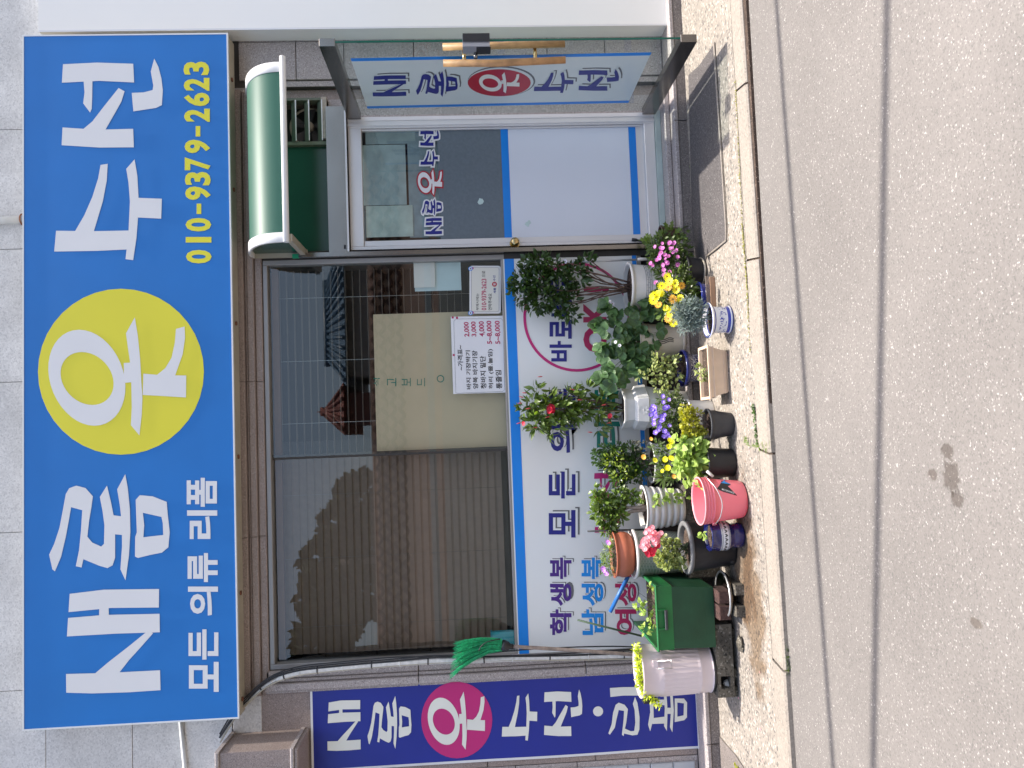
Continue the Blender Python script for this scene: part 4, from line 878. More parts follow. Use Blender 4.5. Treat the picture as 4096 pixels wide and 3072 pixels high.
class Plant:
    def __init__(s, root, Y, seed): s.root = root; s.Y = Y; s.r = random.Random(seed); s.bl = []
    def blobs(s, l, flat=0.75, dy=0.0):
        s.bl = []
        for x, y, r_ in l:
            c = PY(x, y, s.Y+dy); s.bl.append((c, pxm(r_, c), flat))
        return s
    def samples(s, n, shell=0.55):
        wts = [b[1]**2 for b in s.bl]; out = []
        for _ in range(n):
            c, r_, fl = s.r.choices(s.bl, wts)[0]
            d = Vector((s.r.gauss(0, 1), s.r.gauss(0, 1)*fl, s.r.gauss(0, 1))).normalized()
            rr = r_*s.r.uniform(shell, 1.05); out.append((c+Vector((d.x, d.y*fl, d.z))*rr, d))
        return out
    def leaves(s, n, me, size, up=0.6, droop=0.0, name='leaf', jit=0.5, shell=0.5, stuff_after=300, mind=None):
        L_ = s.samples(n, shell); extra = MB(); co = [v.co.copy() for v in me.vertices]; fc_ = [tuple(p.vertices) for p in me.polygons]
        for i, (p, d) in enumerate(L_):
            if p.y > -0.03: p.y = -0.03-s.r.uniform(0, 0.04)
            dd = d*0.7+Vector((s.r.uniform(-1, 1), s.r.uniform(-1, 1), s.r.uniform(-1, 1)))*jit+Vector((0, -0.15, up*0.35-droop))
            upv = Vector((s.r.uniform(-.5, .5), -0.45+s.r.uniform(-.5, .5), 1.0)); rot = orient(dd, upv, s.r.uniform(-0.5, 0.5)); sz = size*s.r.uniform(0.65, 1.2)
            if i < stuff_after: put(name, me, p, rot, sz, s.root)
            else:
                mt = Matrix.Translation(p) @ rot @ Matrix.Scale(sz, 4); extra.smooth = True; extra.add([mt @ c for c in co], fc_)
        if extra.v: extra.build('foliage', me.materials[0], s.root, kind='stuff')
        return s
    def stems(s, base, n, mat, r0=0.004, wob=0.02, name='stem', spread=0.03, ends=None):
        for k in range(n):
            e = ends[k] if ends else s.r.choice(s.bl)[0]+Vector((s.r.uniform(-1, 1), s.r.uniform(-.5, .5), s.r.uniform(-1, .6)))*0.05
            b = Vector(base)+Vector((s.r.uniform(-1, 1), s.r.uniform(-1, 1)*0.5, 0))*spread
            m1 = b.lerp(e, 0.35)+Vector((s.r.uniform(-1, 1), s.r.uniform(-1, 1), 0))*wob; m2 = b.lerp(e, 0.7)+Vector((s.r.uniform(-1, 1), s.r.uniform(-1, 1), 0))*wob
            t = MB(); P2 = smooth_path([b, m1, m2, e], 3); t.tube(P2, [r0*(1-0.65*i/len(P2)) for i in range(len(P2))], 5); t.build(name, mat, s.root)
        return s
    def flowers(s, pts, me, size_px, name='flower', tilt=0.6, dy=-0.05):
        for x, y in pts:
            p = PY(x, y, s.Y+dy+s.r.uniform(-0.02, 0.02)); sz = pxm(size_px, p)*s.r.uniform(0.85, 1.15)
            nrm = Vector((s.r.uniform(-.5, .5), -1+s.r.uniform(-.3, .3), tilt+s.r.uniform(-.3, .5)))
            z = nrm.normalized(); x_ = z.orthogonal(); y_ = z.cross(x_); rot = Matrix((x_, y_, z)).transposed().to_4x4() @ Matrix.Rotation(s.r.uniform(0, 6), 4, 'Z')
            put(name, me, p, rot, sz, s.root)
        return s
def zz(ox, oy, sc_): return lambda l: [(ox+x*sc_, oy+y*sc_) for x, y in l]
# ------------------------------------------------------------------ pots
def place(cyb, Vf, hb, cyt, Vt, ht, z=None, y=None):
    """returns centre (x,y), z of base, base radius, z of rim, rim radius"""
    if y is None: pf = PG(Vf, cyb) if z is None else PZ(Vf, cyb, z)
    else: pf = PY(Vf, cyb, y)
    rb = pxm(hb, pf); cy = pf.y+rb; z0 = (gz(cy-rb*0.5)+0.002) if (z is None and y is None) else pf.z
    c = PY(Vt, cyt, cy); rt = pxm(ht, c); cx = (pf.x+c.x)/2
    return Vector((cx, cy, z0)), rb, c.z-z0, rt
def wall_prof(rb, rt, h, lip=0.006, lh=0.012, th=0.005, mid=None):
    body = [(0.001, 0.0), (rb, 0.0)] + [(rb+(rt-rb)*t + (mid(t) if mid else 0), h*t) for t in [0.03, 0.15, 0.3, 0.45, 0.6, 0.75, 0.9]]
    return body + [(rt, h-lh), (rt+lip, h-lh), (rt+lip, h-0.002), (rt+lip-0.002, h), (rt-th+0.002, h), (rt-th, h-0.003), (rt-th, h-0.05), (rb*0.9, 0.02)]
def soil_disc(c, r_, z, root, mat=soil):
    t = MB(); rr = random.Random(int(c.x*1000)+9); n = 24; v = [c+Vector((0, 0, z+0.008))]
    for j, f_ in enumerate([0.35, 0.7, 1.0]):
        for k in range(n): a = 2*math.pi*k/n; v.append(c+Vector((r_*f_*math.cos(a), r_*f_*math.sin(a), z+rr.uniform(-0.006, 0.01)*(1 if j < 2 else 0))))
    f_ = [(0, 1+k, 1+(k+1) % n) for k in range(n)]
    for j in range(2):
        for k in range(n): a = 1+j*n+k; b = 1+j*n+(k+1) % n; f_.append((a, a+n, b+n, b))
    t.add(v, f_); return t.build('soil', mat, root)
GRP = 'potted plants lined up under the shop window'
# ------------------------------------------------------------------ leaf and flower kinds
L_dark = leaf_mesh('leaf_dark', lf_dark, OV); L_mid = leaf_mesh('leaf_mid', lf_mid, OV); L_long = leaf_mesh('leaf_long', lf_mid, LN, 0.3, 0.35)
L_straw = leaf_mesh('leaf_round', lf_straw, [(0, 0.08), (0.12, 0.30), (0.2, 0.36), (0.32, 0.46), (0.42, 0.44), (0.55, 0.48), (0.66, 0.41), (0.76, 0.39), (0.86, 0.27), (0.93, 0.22), (1.0, 0.05)], 0.35, 0.25); L_hyd = leaf_mesh('leaf_broad', lf_light, [(0, 0.04), (0.15, 0.24), (0.4, 0.38), (0.7, 0.28), (0.9, 0.1), (1.0, 0.01)], 0.18, 0.3)
L_var = leaf_mesh('leaf_variegated', lf_vari, OB, 0.2, 0.2); L_yel = leaf_mesh('leaf_yellow', lf_yel, OB, 0.2, 0.2); L_gry = leaf_mesh('leaf_grey', lf_grey, NR, 0.3, 0.4)
L_fine = leaf_mesh('leaf_fine', lf_fine, LN, 0.2, 0.2); L_lime = leaf_mesh('leaf_lime', lf_lime, LN, 0.2, 0.4); L_bush = leaf_mesh('leaf_bush', lf_dark, OB, 0.2, 0.15)
L_grass = leaf_mesh('leaf_blade', lf_mid, NR, 0.3, 0.6); L_lobe = leaf_mesh('leaf_lobed', lf_mid, [(0, 0.05), (0.2, 0.35), (0.3, 0.15), (0.5, 0.42), (0.6, 0.14), (0.78, 0.28), (0.85, 0.08), (1.0, 0.01)], 0.15, 0.3)
F_daisy = flower_mesh('daisy', fl_yel, 12, 0.2, 0.6); F_amber = flower_mesh('amber_daisy', fl_yor, 12, 0.2, 0.6)
F_pink = flower_mesh('mauve_flower', fl_pink, 9, 0.1, 0.6, 0.25); F_vio = flower_mesh('bell_flower', fl_vio, 5, 0.1, 0.7, 0.5, cmat=fl_wht)
F_mari = flower_mesh('marigold', fl_yel, 9, 0.05, 1.2, 0.4, cmat=fl_yor); F_mar2 = flower_mesh('orange_marigold', fl_yor, 9, 0.05, 1.2, 0.4)
F_rose = flower_mesh('geranium', fl_rose, 5, 0.05, 0.95, 0.25, cmat=fl_wht); F_red = flower_mesh('red_geranium', fl_red, 5, 0.05, 0.95, 0.35, cmat=fl_red)
F_pur = flower_mesh('petunia', fl_pur, 5, 0.05, 0.95, 0.35, cmat=fl_wht); F_wht = flower_mesh('white_flower', fl_wht, 5, 0.05, 1.1, 0.2)
def pot(root, c, rb, h, rt, mat, n=40, prof=None, mod=None, mats=None, flat=False, rot=0, soil_z=None, soil_mat=soil, sr=0.94):
    t = MB(); t.lathe(prof or wall_prof(rb, rt, h), c, n, mod, mats, flat, rot); o = t.build('pot', mat, root)
    if soil_z is not False: soil_disc(c, rt*sr-0.006, h-(soil_z or 0.025), root, soil_mat)
    return o
def saucer(root, c, r_, mat, h=0.022):
    MB().lathe([(0.001, 0), (r_*0.85, 0), (r_, h), (r_-0.004, h), (r_*0.84, 0.004), (0.001, 0.004)], c, 36).build('saucer', mat, root)
# supports behind
YB = -0.13
# A: tall white pot with brick band, dark shrub ---------------------------------
c, rb, h, rt = place(1138, 2735, 72, 1138, 2509, 91, y=-0.26)
c.z = ZL+0.002; h = PY(2509, 1138, c.y).z-c.z
A = thing('potted_shrub', 'tall dark green shrub on bare brown stems in a white pot with brick band', 'potted plant', c, GRP)
pot(A, c, rb, h, rt, white_pot, prof=wall_prof(rb, rt, h, 0.010, 0.016))
for k in range(4):
    zz_ = h*(0.62+k*0.035)
    rr = rb+(rt-rb)*(zz_/h)+0.0012; t = MB(); t.tube([c+Vector((rr*math.cos(2*math.pi*q/40), rr*math.sin(2*math.pi*q/40), zz_)) for q in range(41)], 0.0012, 4, False)
    if k < 3:
        for q in range(26):
            a = 2*math.pi*(q+0.5*(k % 2))/26; t.tube([c+Vector((rr*math.cos(a), rr*math.sin(a), zz_)), c+Vector((rr*math.cos(a), rr*math.sin(a), zz_+h*0.035))], 0.001, 4, False)
    t.build('pattern_line', grey_l, A)
pA = Plant(A, c.y, 11).blobs([(2085,1180,42),(2095,1120,45),(2120,1060,38),(2150,1120,60),(2180,1190,60),(2165,1050,45),(2215,1070,45),(2230,1140,60),(2140,1215,40),(2230,1215,40),(2280,1190,38),(2265,1245,30),(2290,1262,22),(2300,1100,45),(2350,1048,32),(2330,1130,26),(2060,1150,25)])
pA.stems(c+Vector((0, 0, h-0.02)), 15, stem_m, 0.0055, 0.03, spread=0.03)
pA.leaves(1500, L_dark, 0.042, 0.5)
pA.flowers([(2440, 1207), (2255, 1150), (2450, 1215), (2262, 1045)], F_wht, 6)
# B: cream ribbed pot, strawberry ------------------------------------------------
c, rb, h, rt = place(1359, 2706, 60, 1365, 2545, 74, y=-0.22)
c.z = ZL+0.012; h = PY(2545, 1362, c.y).z-c.z
B = thing('strawberry_plant', 'strawberry plant with large rounded leaves in a cream ribbed pot', 'potted plant', c, GRP)
rn = MB(); NR_ = 26; prof = [(0.001, 0), (rb, 0)]
for i in range(1, NR_*2): t_ = i/(NR_*2); prof.append((rb+(rt-rb)*t_+(0.0022 if i % 2 else 0), h*t_))
prof += [(rt+0.006, h-0.004), (rt+0.006, h), (rt-0.004, h), (rt-0.006, h-0.05)]
pot(B, c, rb, h, rt, cream_pot, prof=prof); saucer(B, c-Vector((0, 0, 0.01)), rb+0.022, white_pot)
for k in range(3):
    a0 = -1.75+0.1*k; t = MB(); t.tube([c+Vector((math.cos(a0+0.06*math.sin(q))*(rb+(rt-rb)*(0.25+q*0.05)+0.004), math.sin(a0+0.06*math.sin(q))*(rb+(rt-rb)*(0.25+q*0.05)+0.004), h*(0.25+q*0.05))) for q in range(8)], 0.0022, 5); t.build('wire_ornament', black_p, B)
pB = Plant(B, c.y-0.115, 12).blobs([(2440,1245,32),(2490,1235,30),(2560,1240,36),(2610,1235,22),(2450,1320,50),(2400,1300,25),(2500,1300,50),(2560,1320,40),(2620,1330,28),(2390,1385,28),(2440,1390,45),(2500,1390,55),(2560,1400,42),(2610,1380,25),(2480,1460,42),(2540,1450,42),(2405,1520,28),(2460,1525,42),(2520,1500,30),(2560,1480,30),(2480,1560,15)], 0.8)
pB.stems(c+Vector((0, 0, h-0.02)), 26, twig_m, 0.0028, 0.02, name='leaf_stalk', spread=0.03)
S_ = pB.samples(105, 0.25)
for p, d in S_:
    ax = (d*0.5+Vector((0, -0.5, 0.35))+Vector((pB.r.uniform(-.5, .5), 0, pB.r.uniform(-.4, .4)))).normalized(); sz = pB.r.uniform(0.05, 0.082)
    t1 = ax.orthogonal(); 
    for k in (-1, 0, 1):
        dr_ = Matrix.Rotation(k*1.25+pB.r.uniform(-.15, .15), 3, ax) @ Vector((d.x*0.3+pB.r.uniform(-.2, .2), -0.2, -0.7 if d.z < 0 else 0.7)).normalized()
        x_ = (dr_-ax*dr_.dot(ax)*0.6).normalized(); put('leaf', L_straw, p, orient(x_, ax), sz, B)
pB.flowers([(2462, 1368), (2478, 1382)], F_wht, 5, tilt=0.2, dy=-0.12)
# C: hexagonal white pot, red budded climber --------------------------------------
c, rb, h, rt = place(1628, 2735, 60, 1628, 2484, 80, y=-0.24)
c.z = ZL+0.002; h = PY(2484, 1628, c.y).z-c.z
Cc = thing('potted_climber', 'climber with narrow glossy leaves and red buds in a six sided white pot', 'potted plant', c, GRP)
r_ = rt
prof = [(0.001, 0), (r_*0.72, 0), (r_*0.80, h*0.2), (r_*1.06, h*0.62), (r_*1.16, h*0.64), (r_*1.10, h*0.80), (r_*0.97, h*0.84), (r_*1.0, h*0.97), (r_*1.08, h*0.975), (r_*1.08, h), (r_*0.95, h), (r_*0.93, h-0.05)]
pot(Cc, c, rb, h, rt, hex_pot, n=6, prof=prof, flat=True, rot=R(-8), sr=0.8)
for k in range(6):   # raised flower reliefs on the facets
    a = R(-8)+math.pi/6+k*math.pi/3
    rr = r_*1.13*math.cos(math.pi/6)+0.002; nrm = Vector((math.cos(a), math.sin(a), 0.12)).normalized()
    ctr = c+Vector((rr*math.cos(a), rr*math.sin(a), h*0.72)); x_ = nrm.orthogonal(); rot = Matrix((x_, nrm.cross(x_), nrm)).transposed().to_4x4()
    if k == 0: F_rel = flower_mesh('relief_flower', hex_pot, 8, 0.1, 0.6, 0.08, cmat=hex_pot)
    put('relief_flower', F_rel, ctr, rot, 0.022, Cc)
pC = Plant(Cc, c.y, 13).blobs([(2100,1640,22),(2135,1610,30),(2150,1560,18),(2150,1690,35),(2190,1640,45),(2210,1600,30),(2220,1700,38),(2190,1725,20),(2260,1640,42),(2300,1590,30),(2300,1650,32),(2330,1640,35),(2390,1640,32),(2420,1600,24),(2350,1560,22),(2280,1560,10),(2400,1715,16),(2445,1660,18)])
pC.stems(c+Vector((0, 0, h-0.02)), 12, stem_m, 0.004, 0.02, spread=0.03)
pC.leaves(700, L_long, 0.064, 0.4, 0.1)
t = MB(); b_ = c+Vector((-0.02, -0.03, h-0.02)); t.tube([b_, b_+Vector((0.0, -0.0, 0.2))], 0.0035, 6); t.build('support_cane', M('bamboo', (0.3, 0.25, 0.15), 0.7), Cc)
bud = MB(); bud.tube([(0, 0, 0), (0.3, 0, 0.02), (0.7, 0, 0.0), (1, 0, -0.03)], [0.03, 0.13, 0.08, 0.005], 6); bud_me = bud.build('bud', M('red bud', (0.5, 0.06, 0.06), 0.5, 0.3, 60), Cc)
bud_me.location = (0, 0, 0); bmesh_ = bud_me.data
for v in bmesh_.vertices: v.co += origin(Cc)
bpy.data.objects.remove(bud_me)
for x, y in [(2108, 1572), (2095, 1590), (2170, 1506), (2085, 1690), (2122, 1632), (2300, 1560), (2426, 1618), (2445, 1690), (2200, 1665), (2370, 1730), (2150, 1710), (2090, 1612), (2330, 1600)]:
    p = PY(x, y, c.y-0.06); put('bud', bmesh_, p, orient((pC.r.uniform(-.3, .3), -0.2, 1), (0, -1, 0)), 0.034, Cc)
pC.flowers([(2205, 1634), (2210, 1640), (2202, 1642)], F_red, 12); pC.flowers([(2095, 1694), (2440, 1664)], F_red, 7)
# E0: brown pot lying on its side with lobed leaves ---------------------------------
c0 = PZ(2700, 948, ZL+0.002)
E0 = thing('brown_pot', 'small brown pot with lobed leaves on the door ledge', 'potted plant', Vector((c0.x, -0.16, ZL+0.002)), GRP)
c = Vector((c0.x, -0.16, ZL+0.002)); rt = pxm(34, c); h = PY(2640, 948, c.y).z-c.z
pot(E0, c, rt*0.8, max(h, 0.09), rt, M('brown glaze', (0.07, 0.035, 0.02), 0.3))
pE0 = Plant(E0, c.y-0.05, 14).blobs([(2615, 965, 22), (2640, 940, 18), (2680, 935, 24), (2700, 955, 20), (2600, 985, 20), (2720, 925, 15)])
pE0.stems(c+Vector((0, 0, 0.08)), 6, twig_m, 0.002, 0.01); pE0.leaves(26, L_lobe, 0.07, 0.3, 0.1)
# E: black pot with mauve daisies -----------------------------------------------------
c, rb, h, rt = place(1083, 2829, 50, 1080, 2738, 60)
E = thing('mauve_flowers', 'mauve pink daisies in a black pot on a cream saucer at the right end', 'potted plant', c, GRP)
pot(E, c, rb, h, rt, black_pot); saucer(E, c, rb+0.012, cream_pot, 0.02)
pE = Plant(E, c.y, 15).blobs([(2690,1000,52),(2640,1040,45),(2720,1050,40),(2715,970,30),(2620,990,32),(2660,1090,35),(2745,1010,24),(2650,950,28),(2735,925,10)])
pE.stems(c+Vector((0, 0, h-0.02)), 22, twig_m, 0.002, 0.02); pE.leaves(950, L_fine, 0.032, 0.3, stuff_after=120)
pE.flowers(zz(2600, 900, 0.2712)([(185,270),(75,320),(155,335),(290,265),(355,265),(190,345),(320,345),(390,375),(345,405),(220,440),(270,460),(150,430),(140,480),(105,515),(240,540),(195,590),(410,470),(410,585),(205,660),(290,690),(215,735),(10,565),(85,850),(165,405),(255,560),(230,500),(40,590),(300,345)]), F_pink, 7.2, dy=-0.13)
# F: yellow daisies ---------------------------------------------------------------------
c, rb, h, rt = place(1175, 2858, 42, 1180, 2790, 50)
Fp = thing('yellow_daisies', 'yellow daisies in a cobalt blue pot standing in a clear tray', 'potted plant', c, GRP)
pot(Fp, c, rb, h, rt, blue_glaze)
trm = glass_mat('clear plastic', (0.85, 0.82, 0.78), 1.45, 0.05, 0.25, (0.5, 0.42, 0.36))
boxo('tray', trm, Fp, c.x-rb-0.03, c.y-rb-0.02, c.z+0.001, c.x+rb+0.04, c.y-rb-0.012, c.z+0.05); boxo('tray', trm, Fp, c.x-rb-0.03, c.y-rb-0.012, c.z+0.001, c.x+rb+0.04, c.y+rb, c.z+0.004)
t = MB(); t.tube([(c.x-rb-0.03, c.y-rb-0.016, c.z+0.052), (c.x+rb+0.04, c.y-rb-0.016, c.z+0.052)], 0.005, 8); t.build('tray_rim', trm, Fp)
boxo('paper_band', M('tan cardboard', (0.36, 0.22, 0.14), 0.8), Fp, c.x-rb-0.02, c.y-rb-0.028, c.z+0.001, c.x+rb+0.03, c.y-rb-0.021, c.z+0.03)
pF = Plant(Fp, c.y-0.02, 16).blobs([(2690,1200,50),(2740,1160,50),(2750,1220,50),(2650,1170,35),(2700,1120,38),(2660,1250,28),(2770,1190,35),(2730,1090,25)])
pF.stems(c+Vector((0, 0, h-0.02)), 26, twig_m, 0.002, 0.02); pF.leaves(620, L_mid, 0.034, 0.3, stuff_after=160)
fl_ = zz(2600, 900, 0.2712)([(250,760),(285,835),(170,895),(370,860),(270,915),(465,895),(390,950),(65,1025),(115,1015),(160,1010),(50,1110),(340,1095),(445,1080),(125,1180),(235,1225),(335,1255),(295,1310),(270,1380),(345,1440),(30,1050),(95,1060)])
pF.flowers([p for i, p in enumerate(fl_) if i not in (4, 5, 11, 13, 17)], F_daisy, 13.5, dy=-0.13); pF.flowers([fl_[i] for i in (4, 5, 11, 13, 17)], F_amber, 13, dy=-0.13)
t = MB()
for k in range(6):
    p = PY(2755-k*4, 1075+k*11, c.y-0.12); t.tube([p, p+Vector((0.01, 0, 0.008))], [0.003, 0.006], 6)
t.build('seed_head', twig_m, Fp)
# G: white and blue pot with lavender -----------------------------------------------------
c, rb, h, rt = place(1276, 2936, 56, 1276, 2829, 66)
G1 = thing('painted_pot', 'white pot with painted cobalt flowers and bands holding grey green lavender', 'potted plant', c, GRP)
def gm(t): return -0.10*rt*math.sin(math.pi*min(1, t))
prof = [(0.001, 0), (rb*1.02, 0), (rb*1.04, h*0.05), (rb*0.99, h*0.10), (rb*0.97, h*0.18), (rb*0.96, h*0.24), (rb*0.96, h*0.62), (rb*0.99, h*0.70), (rb*1.01, h*0.78), (rb*1.06, h*0.84), (rb*1.09, h*0.88), (rt*1.06, h*0.93), (rt*1.10, h*0.97), (rt*1.06, h), (rt*0.98, h), (rt*0.93, h*0.9)]
pot(G1, c, rb, h, rt, [white_glaze, blue_glaze], n=44, prof=prof, mats=[0, 1, 0, 1, 1, 0, 0, 0, 1, 0, 0, 0, 0, 1, 0], mod=None)
rg = random.Random(5)
for k in range(9):
    a = -math.pi/2+(k-4)*0.42
    for q in range(9):
        aa = a+rg.uniform(-0.17, 0.17); z_ = h*rg.uniform(0.28, 0.60); s_ = rg.uniform(0.004, 0.008); rr = rb*0.965+0.0012
        ctr = c+Vector((rr*math.cos(aa), rr*math.sin(aa), z_)); tx = Vector((-math.sin(aa), math.cos(aa), 0)); th = rg.uniform(0, 3.14)
        u_ = tx*math.cos(th)+Vector((0, 0, 1))*math.sin(th); v_ = tx*(-math.sin(th))+Vector((0, 0, 1))*math.cos(th)
        t = MB() if q == 0 else t; t.add([ctr+u_*s_, ctr+v_*s_*0.4, ctr-u_*s_, ctr-v_*s_*0.4], [(0, 1, 2, 3)])
    t.build('painted_motif', blue_glaze, G1)
pG = Plant(G1, c.y, 17).blobs([(2745,1265,42),(2775,1290,42),(2720,1240,32),(2760,1225,35),(2790,1230,30),(2800,1275,30),(2735,1310,20)])
pG.leaves(1400, L_gry, 0.034, 0.7, jit=0.9, shell=0.2, stuff_after=60)
# D: navy scroll pot -----------------------------------------------------------------------
c, rb, h, rt = place(1470, 2835, 56, 1469, 2726, 72)
D1 = thing('scroll_pot', 'navy pot with pale scroll pattern holding a small variegated bush', 'potted plant', c, GRP)
prof = [(0.001, 0), (rb, 0), (rb*1.02, h*0.1), (rb*1.0, h*0.5), (rb*1.08, h*0.78), (rt*1.0, h*0.8), (rt*1.03, h*0.9), (rt*1.03, h), (rt*0.95, h), (rt*0.9, h*0.8)]
scroll = bpy.data.materials.new('scroll glaze'); scroll.use_nodes = True; N, L = nodes_of(scroll)
g_ = N.new('ShaderNodeNewGeometry'); v_ = N.new('ShaderNodeTexWave'); v_.wave_type = 'RINGS'; v_.inputs['Scale'].default_value = 28; v_.inputs['Distortion'].default_value = 9; v_.inputs['Detail'].default_value = 1.5; v_.inputs['Detail Scale'].default_value = 1.6
L.new(g_.outputs['Position'], v_.inputs['Vector']); rp_ = N.new('ShaderNodeValToRGB'); rp_.color_ramp.elements[0].position = 0.62; rp_.color_ramp.elements[1].position = 0.72
rp_.color_ramp.elements[0].color = (0.012, 0.014, 0.07, 1); rp_.color_ramp.elements[1].color = (0.45, 0.45, 0.5, 1); L.new(v_.outputs[0], rp_.inputs[0]); L.new(rp_.outputs[0], N['Principled BSDF'].inputs['Base Color']); N['Principled BSDF'].inputs['Roughness'].default_value = 0.2
pot(D1, c, rb, h, rt, [scroll, navy_glaze], prof=prof, mats=[0, 0, 0, 0, 1, 1, 1, 1, 1])
pD = Plant(D1, c.y-0.02, 18).blobs([(2640,1450,26),(2630,1430,20),(2680,1450,26),(2660,1500,30),(2700,1500,26),(2640,1540,30),(2690,1560,20),(2620,1500,26),(2700,1440,18),(2590,1500,12),(2560,1505,10)])
pD.stems(c+Vector((0, 0, h-0.02)), 14, stem_m, 0.003, 0.02); pD.leaves(330, L_var, 0.032, 0.7, jit=0.6)
# H: beige rectangular planter -----------------------------------------------------------------
pf = PG(2921, 1566); pf2 = PG(2908, 1407); yf = (pf.y+pf2.y)/2
zg = gz(yf)+0.003; hx0, hx1 = pf.x, pf2.x; ztop = PY(2833, 1490, yf-0.02).z; dH = 0.115
H1 = thing('beige_planter', 'beige oblong planter with a tiny green seedling on the pavement edge', 'planter', ((hx0+hx1)/2, yf, zg), GRP)
def prism(levels, mat, name, root, hole=True):
    mb = MB()
    for (x0, x1, y0, y1, z_) in levels: mb.v += [Vector((x0, y0, z_)), Vector((x1, y0, z_)), Vector((x1, y1, z_)), Vector((x0, y1, z_))]
    for i in range(len(levels)-1):
        for j in range(4): a = i*4+j; b = i*4+(j+1) % 4; mb.f.append([a, b, b+4, a+4]); mb.mi.append(0); mb.sm.append(False)
    e = (len(levels)-1)*4
    mb.f.append([3, 2, 1, 0]); mb.mi.append(0); mb.sm.append(False); mb.f.append([e, e+1, e+2, e+3]); mb.mi.append(0); mb.sm.append(False)
    return mb.build(name, mat, root)
e_ = [0.0, 0.0, 0.006, 0.010, 0.018, 0.020, 0.030, 0.033, 0.042, 0.042]
hz_ = ztop-zg; lv = []
for f_, ex in [(0, 0.0), (0.06, 0.0), (0.10, 0.007), (0.22, 0.010), (0.23, 0.007), (0.26, 0.009), (0.68, 0.024), (0.70, 0.032), (0.74, 0.032), (0.76, 0.027), (0.90, 0.031), (0.92, 0.040), (1.0, 0.040)]:
    lv.append((hx0-ex, hx1+ex, yf-ex*0.8, yf+dH+ex, zg+hz_*f_))
x0, x1, y0, y1 = lv[-1][:4]; lv += [(x0+0.016, x1-0.016, y0+0.016, y1-0.016, ztop), (x0+0.018, x1-0.018, y0+0.018, y1-0.018, ztop-0.022)]
prism(lv, beige_pl, 'planter_body', H1)
boxo('soil', soil, H1, x0+0.019, y0+0.019, ztop-0.028, x1-0.019, y1-0.019, ztop-0.018)
for k in range(26):
    xx = hx0+(hx1-hx0)*(k+0.5)/26; boxo('bead', beige_pl, H1, xx-0.002, yf-0.0105, zg+hz_*0.12, xx+0.002, yf-0.006, zg+hz_*0.2)
pH = Plant(H1, yf+0.04, 19).blobs([(2800,1480,18),(2806,1505,14),(2812,1527,9),(2796,1470,10)]); pH.leaves(46, L_var, 0.028, 0.8)
# I: grey pot, yellow-green plant -------------------------------------------------------------------
c, rb, h, rt = place(1698, 2941, 46, 1698, 2826, 62)
I1 = thing('yellow_shrub', 'small yellow green shrub in a dark grey nursery pot beside the beige planter', 'potted plant', c, GRP)
pot(I1, c, rb, h, rt, grey_pot)
pI = Plant(I1, c.y-0.01, 20).blobs([(2750,1660,24),(2760,1690,30),(2775,1720,28),(2745,1635,14),(2785,1660,16),(2800,1730,16),(2750,1740,14)])
pI.stems(c+Vector((0, 0, h-0.02)), 14, stem_m, 0.003, 0.015); pI.leaves(420, L_yel, 0.028, 0.7)
# J: violet bell flowers -----------------------------------------------------------------------------
c, rb, h, rt = place(1655, 2862, 52, 1655, 2745, 58)
J1 = thing('violet_flowers', 'violet bell flowers over fine foliage in a pale pot behind the yellow green shrub', 'potted plant', c, GRP)
pot(J1, c, rb, h, rt, hex_pot)
pJ = Plant(J1, c.y-0.02, 21).blobs([(2650,1650,40),(2690,1640,40),(2710,1690,34),(2680,1700,35),(2700,1600,28),(2660,1600,30),(2640,1690,28),(2720,1620,25),(2735,1660,25)])
pJ.stems(c+Vector((0, 0, h-0.02)), 18, twig_m, 0.002, 0.02); pJ.leaves(1200, L_fine, 0.022, 0.6, jit=0.8, stuff_after=90)
pJ.flowers(zz(2400, 1300, 0.3165)([(800,895),(875,940),(805,970),(670,1035),(825,1050),(860,1040),(690,1120),(640,1130),(820,1130),(780,1155),(680,1195),(760,1220),(685,1245),(755,1280),(880,1265),(740,1325),(705,1360),(815,1335),(850,1370),(810,1400),(875,1415),(700,1090),(720,1150),(650,1060),(700,1040),(800,1190)]), F_vio, 8, dy=-0.12)
# K: azalea in a white tub ------------------------------------------------------------------------------
c, rb, h, rt = place(1850, 2735, 62, 1848, 2600, 78, y=-0.27)
c.z = ZL+0.002; h = PY(2600, 1848, c.y).z-c.z
K1 = thing('azalea_bush', 'dense dark green azalea bush in a white tub', 'potted plant', c, GRP)
pot(K1, c, rb, h, rt, hex_pot, prof=wall_prof(rb, rt, h, 0.008, 0.010))
pK = Plant(K1, c.y, 22).blobs([(2400,1840,28),(2385,1815,15),(2430,1800,30),(2440,1850,40),(2470,1810,38),(2480,1880,42),(2500,1920,28),(2520,1870,42),(2520,1810,35),(2550,1840,38),(2560,1890,32),(2470,1925,20)])
pK.stems(c+Vector((0, 0, h-0.02)), 14, stem_m, 0.003, 0.02); pK.leaves(1700, L_bush, 0.028, 0.6, shell=0.3)
pK.blobs([(2450,1850,40),(2480,1890,36),(2470,1830,30),(2520,1890,26)], 1.0, -0.05).leaves(170, leaf_mesh('leaf_young', M('young azalea leaf', (0.20, 0.27, 0.03), 0.4, 0.2, 30, rv=0.3, trans=0.3), OB), 0.024, 0.8, name='young_leaf')
pK.blobs([(2540,1790,22),(2560,1820,22),(2570,1780,14),(2580,1930,14),(2590,1860,22)], 0.8, -0.03).leaves(170, leaf_mesh('leaf_dry', M('dry leaf', (0.11, 0.11, 0.075), 0.8, 0.3, 30), LN), 0.026, 0.5, name='dry_leaf', stuff_after=0)
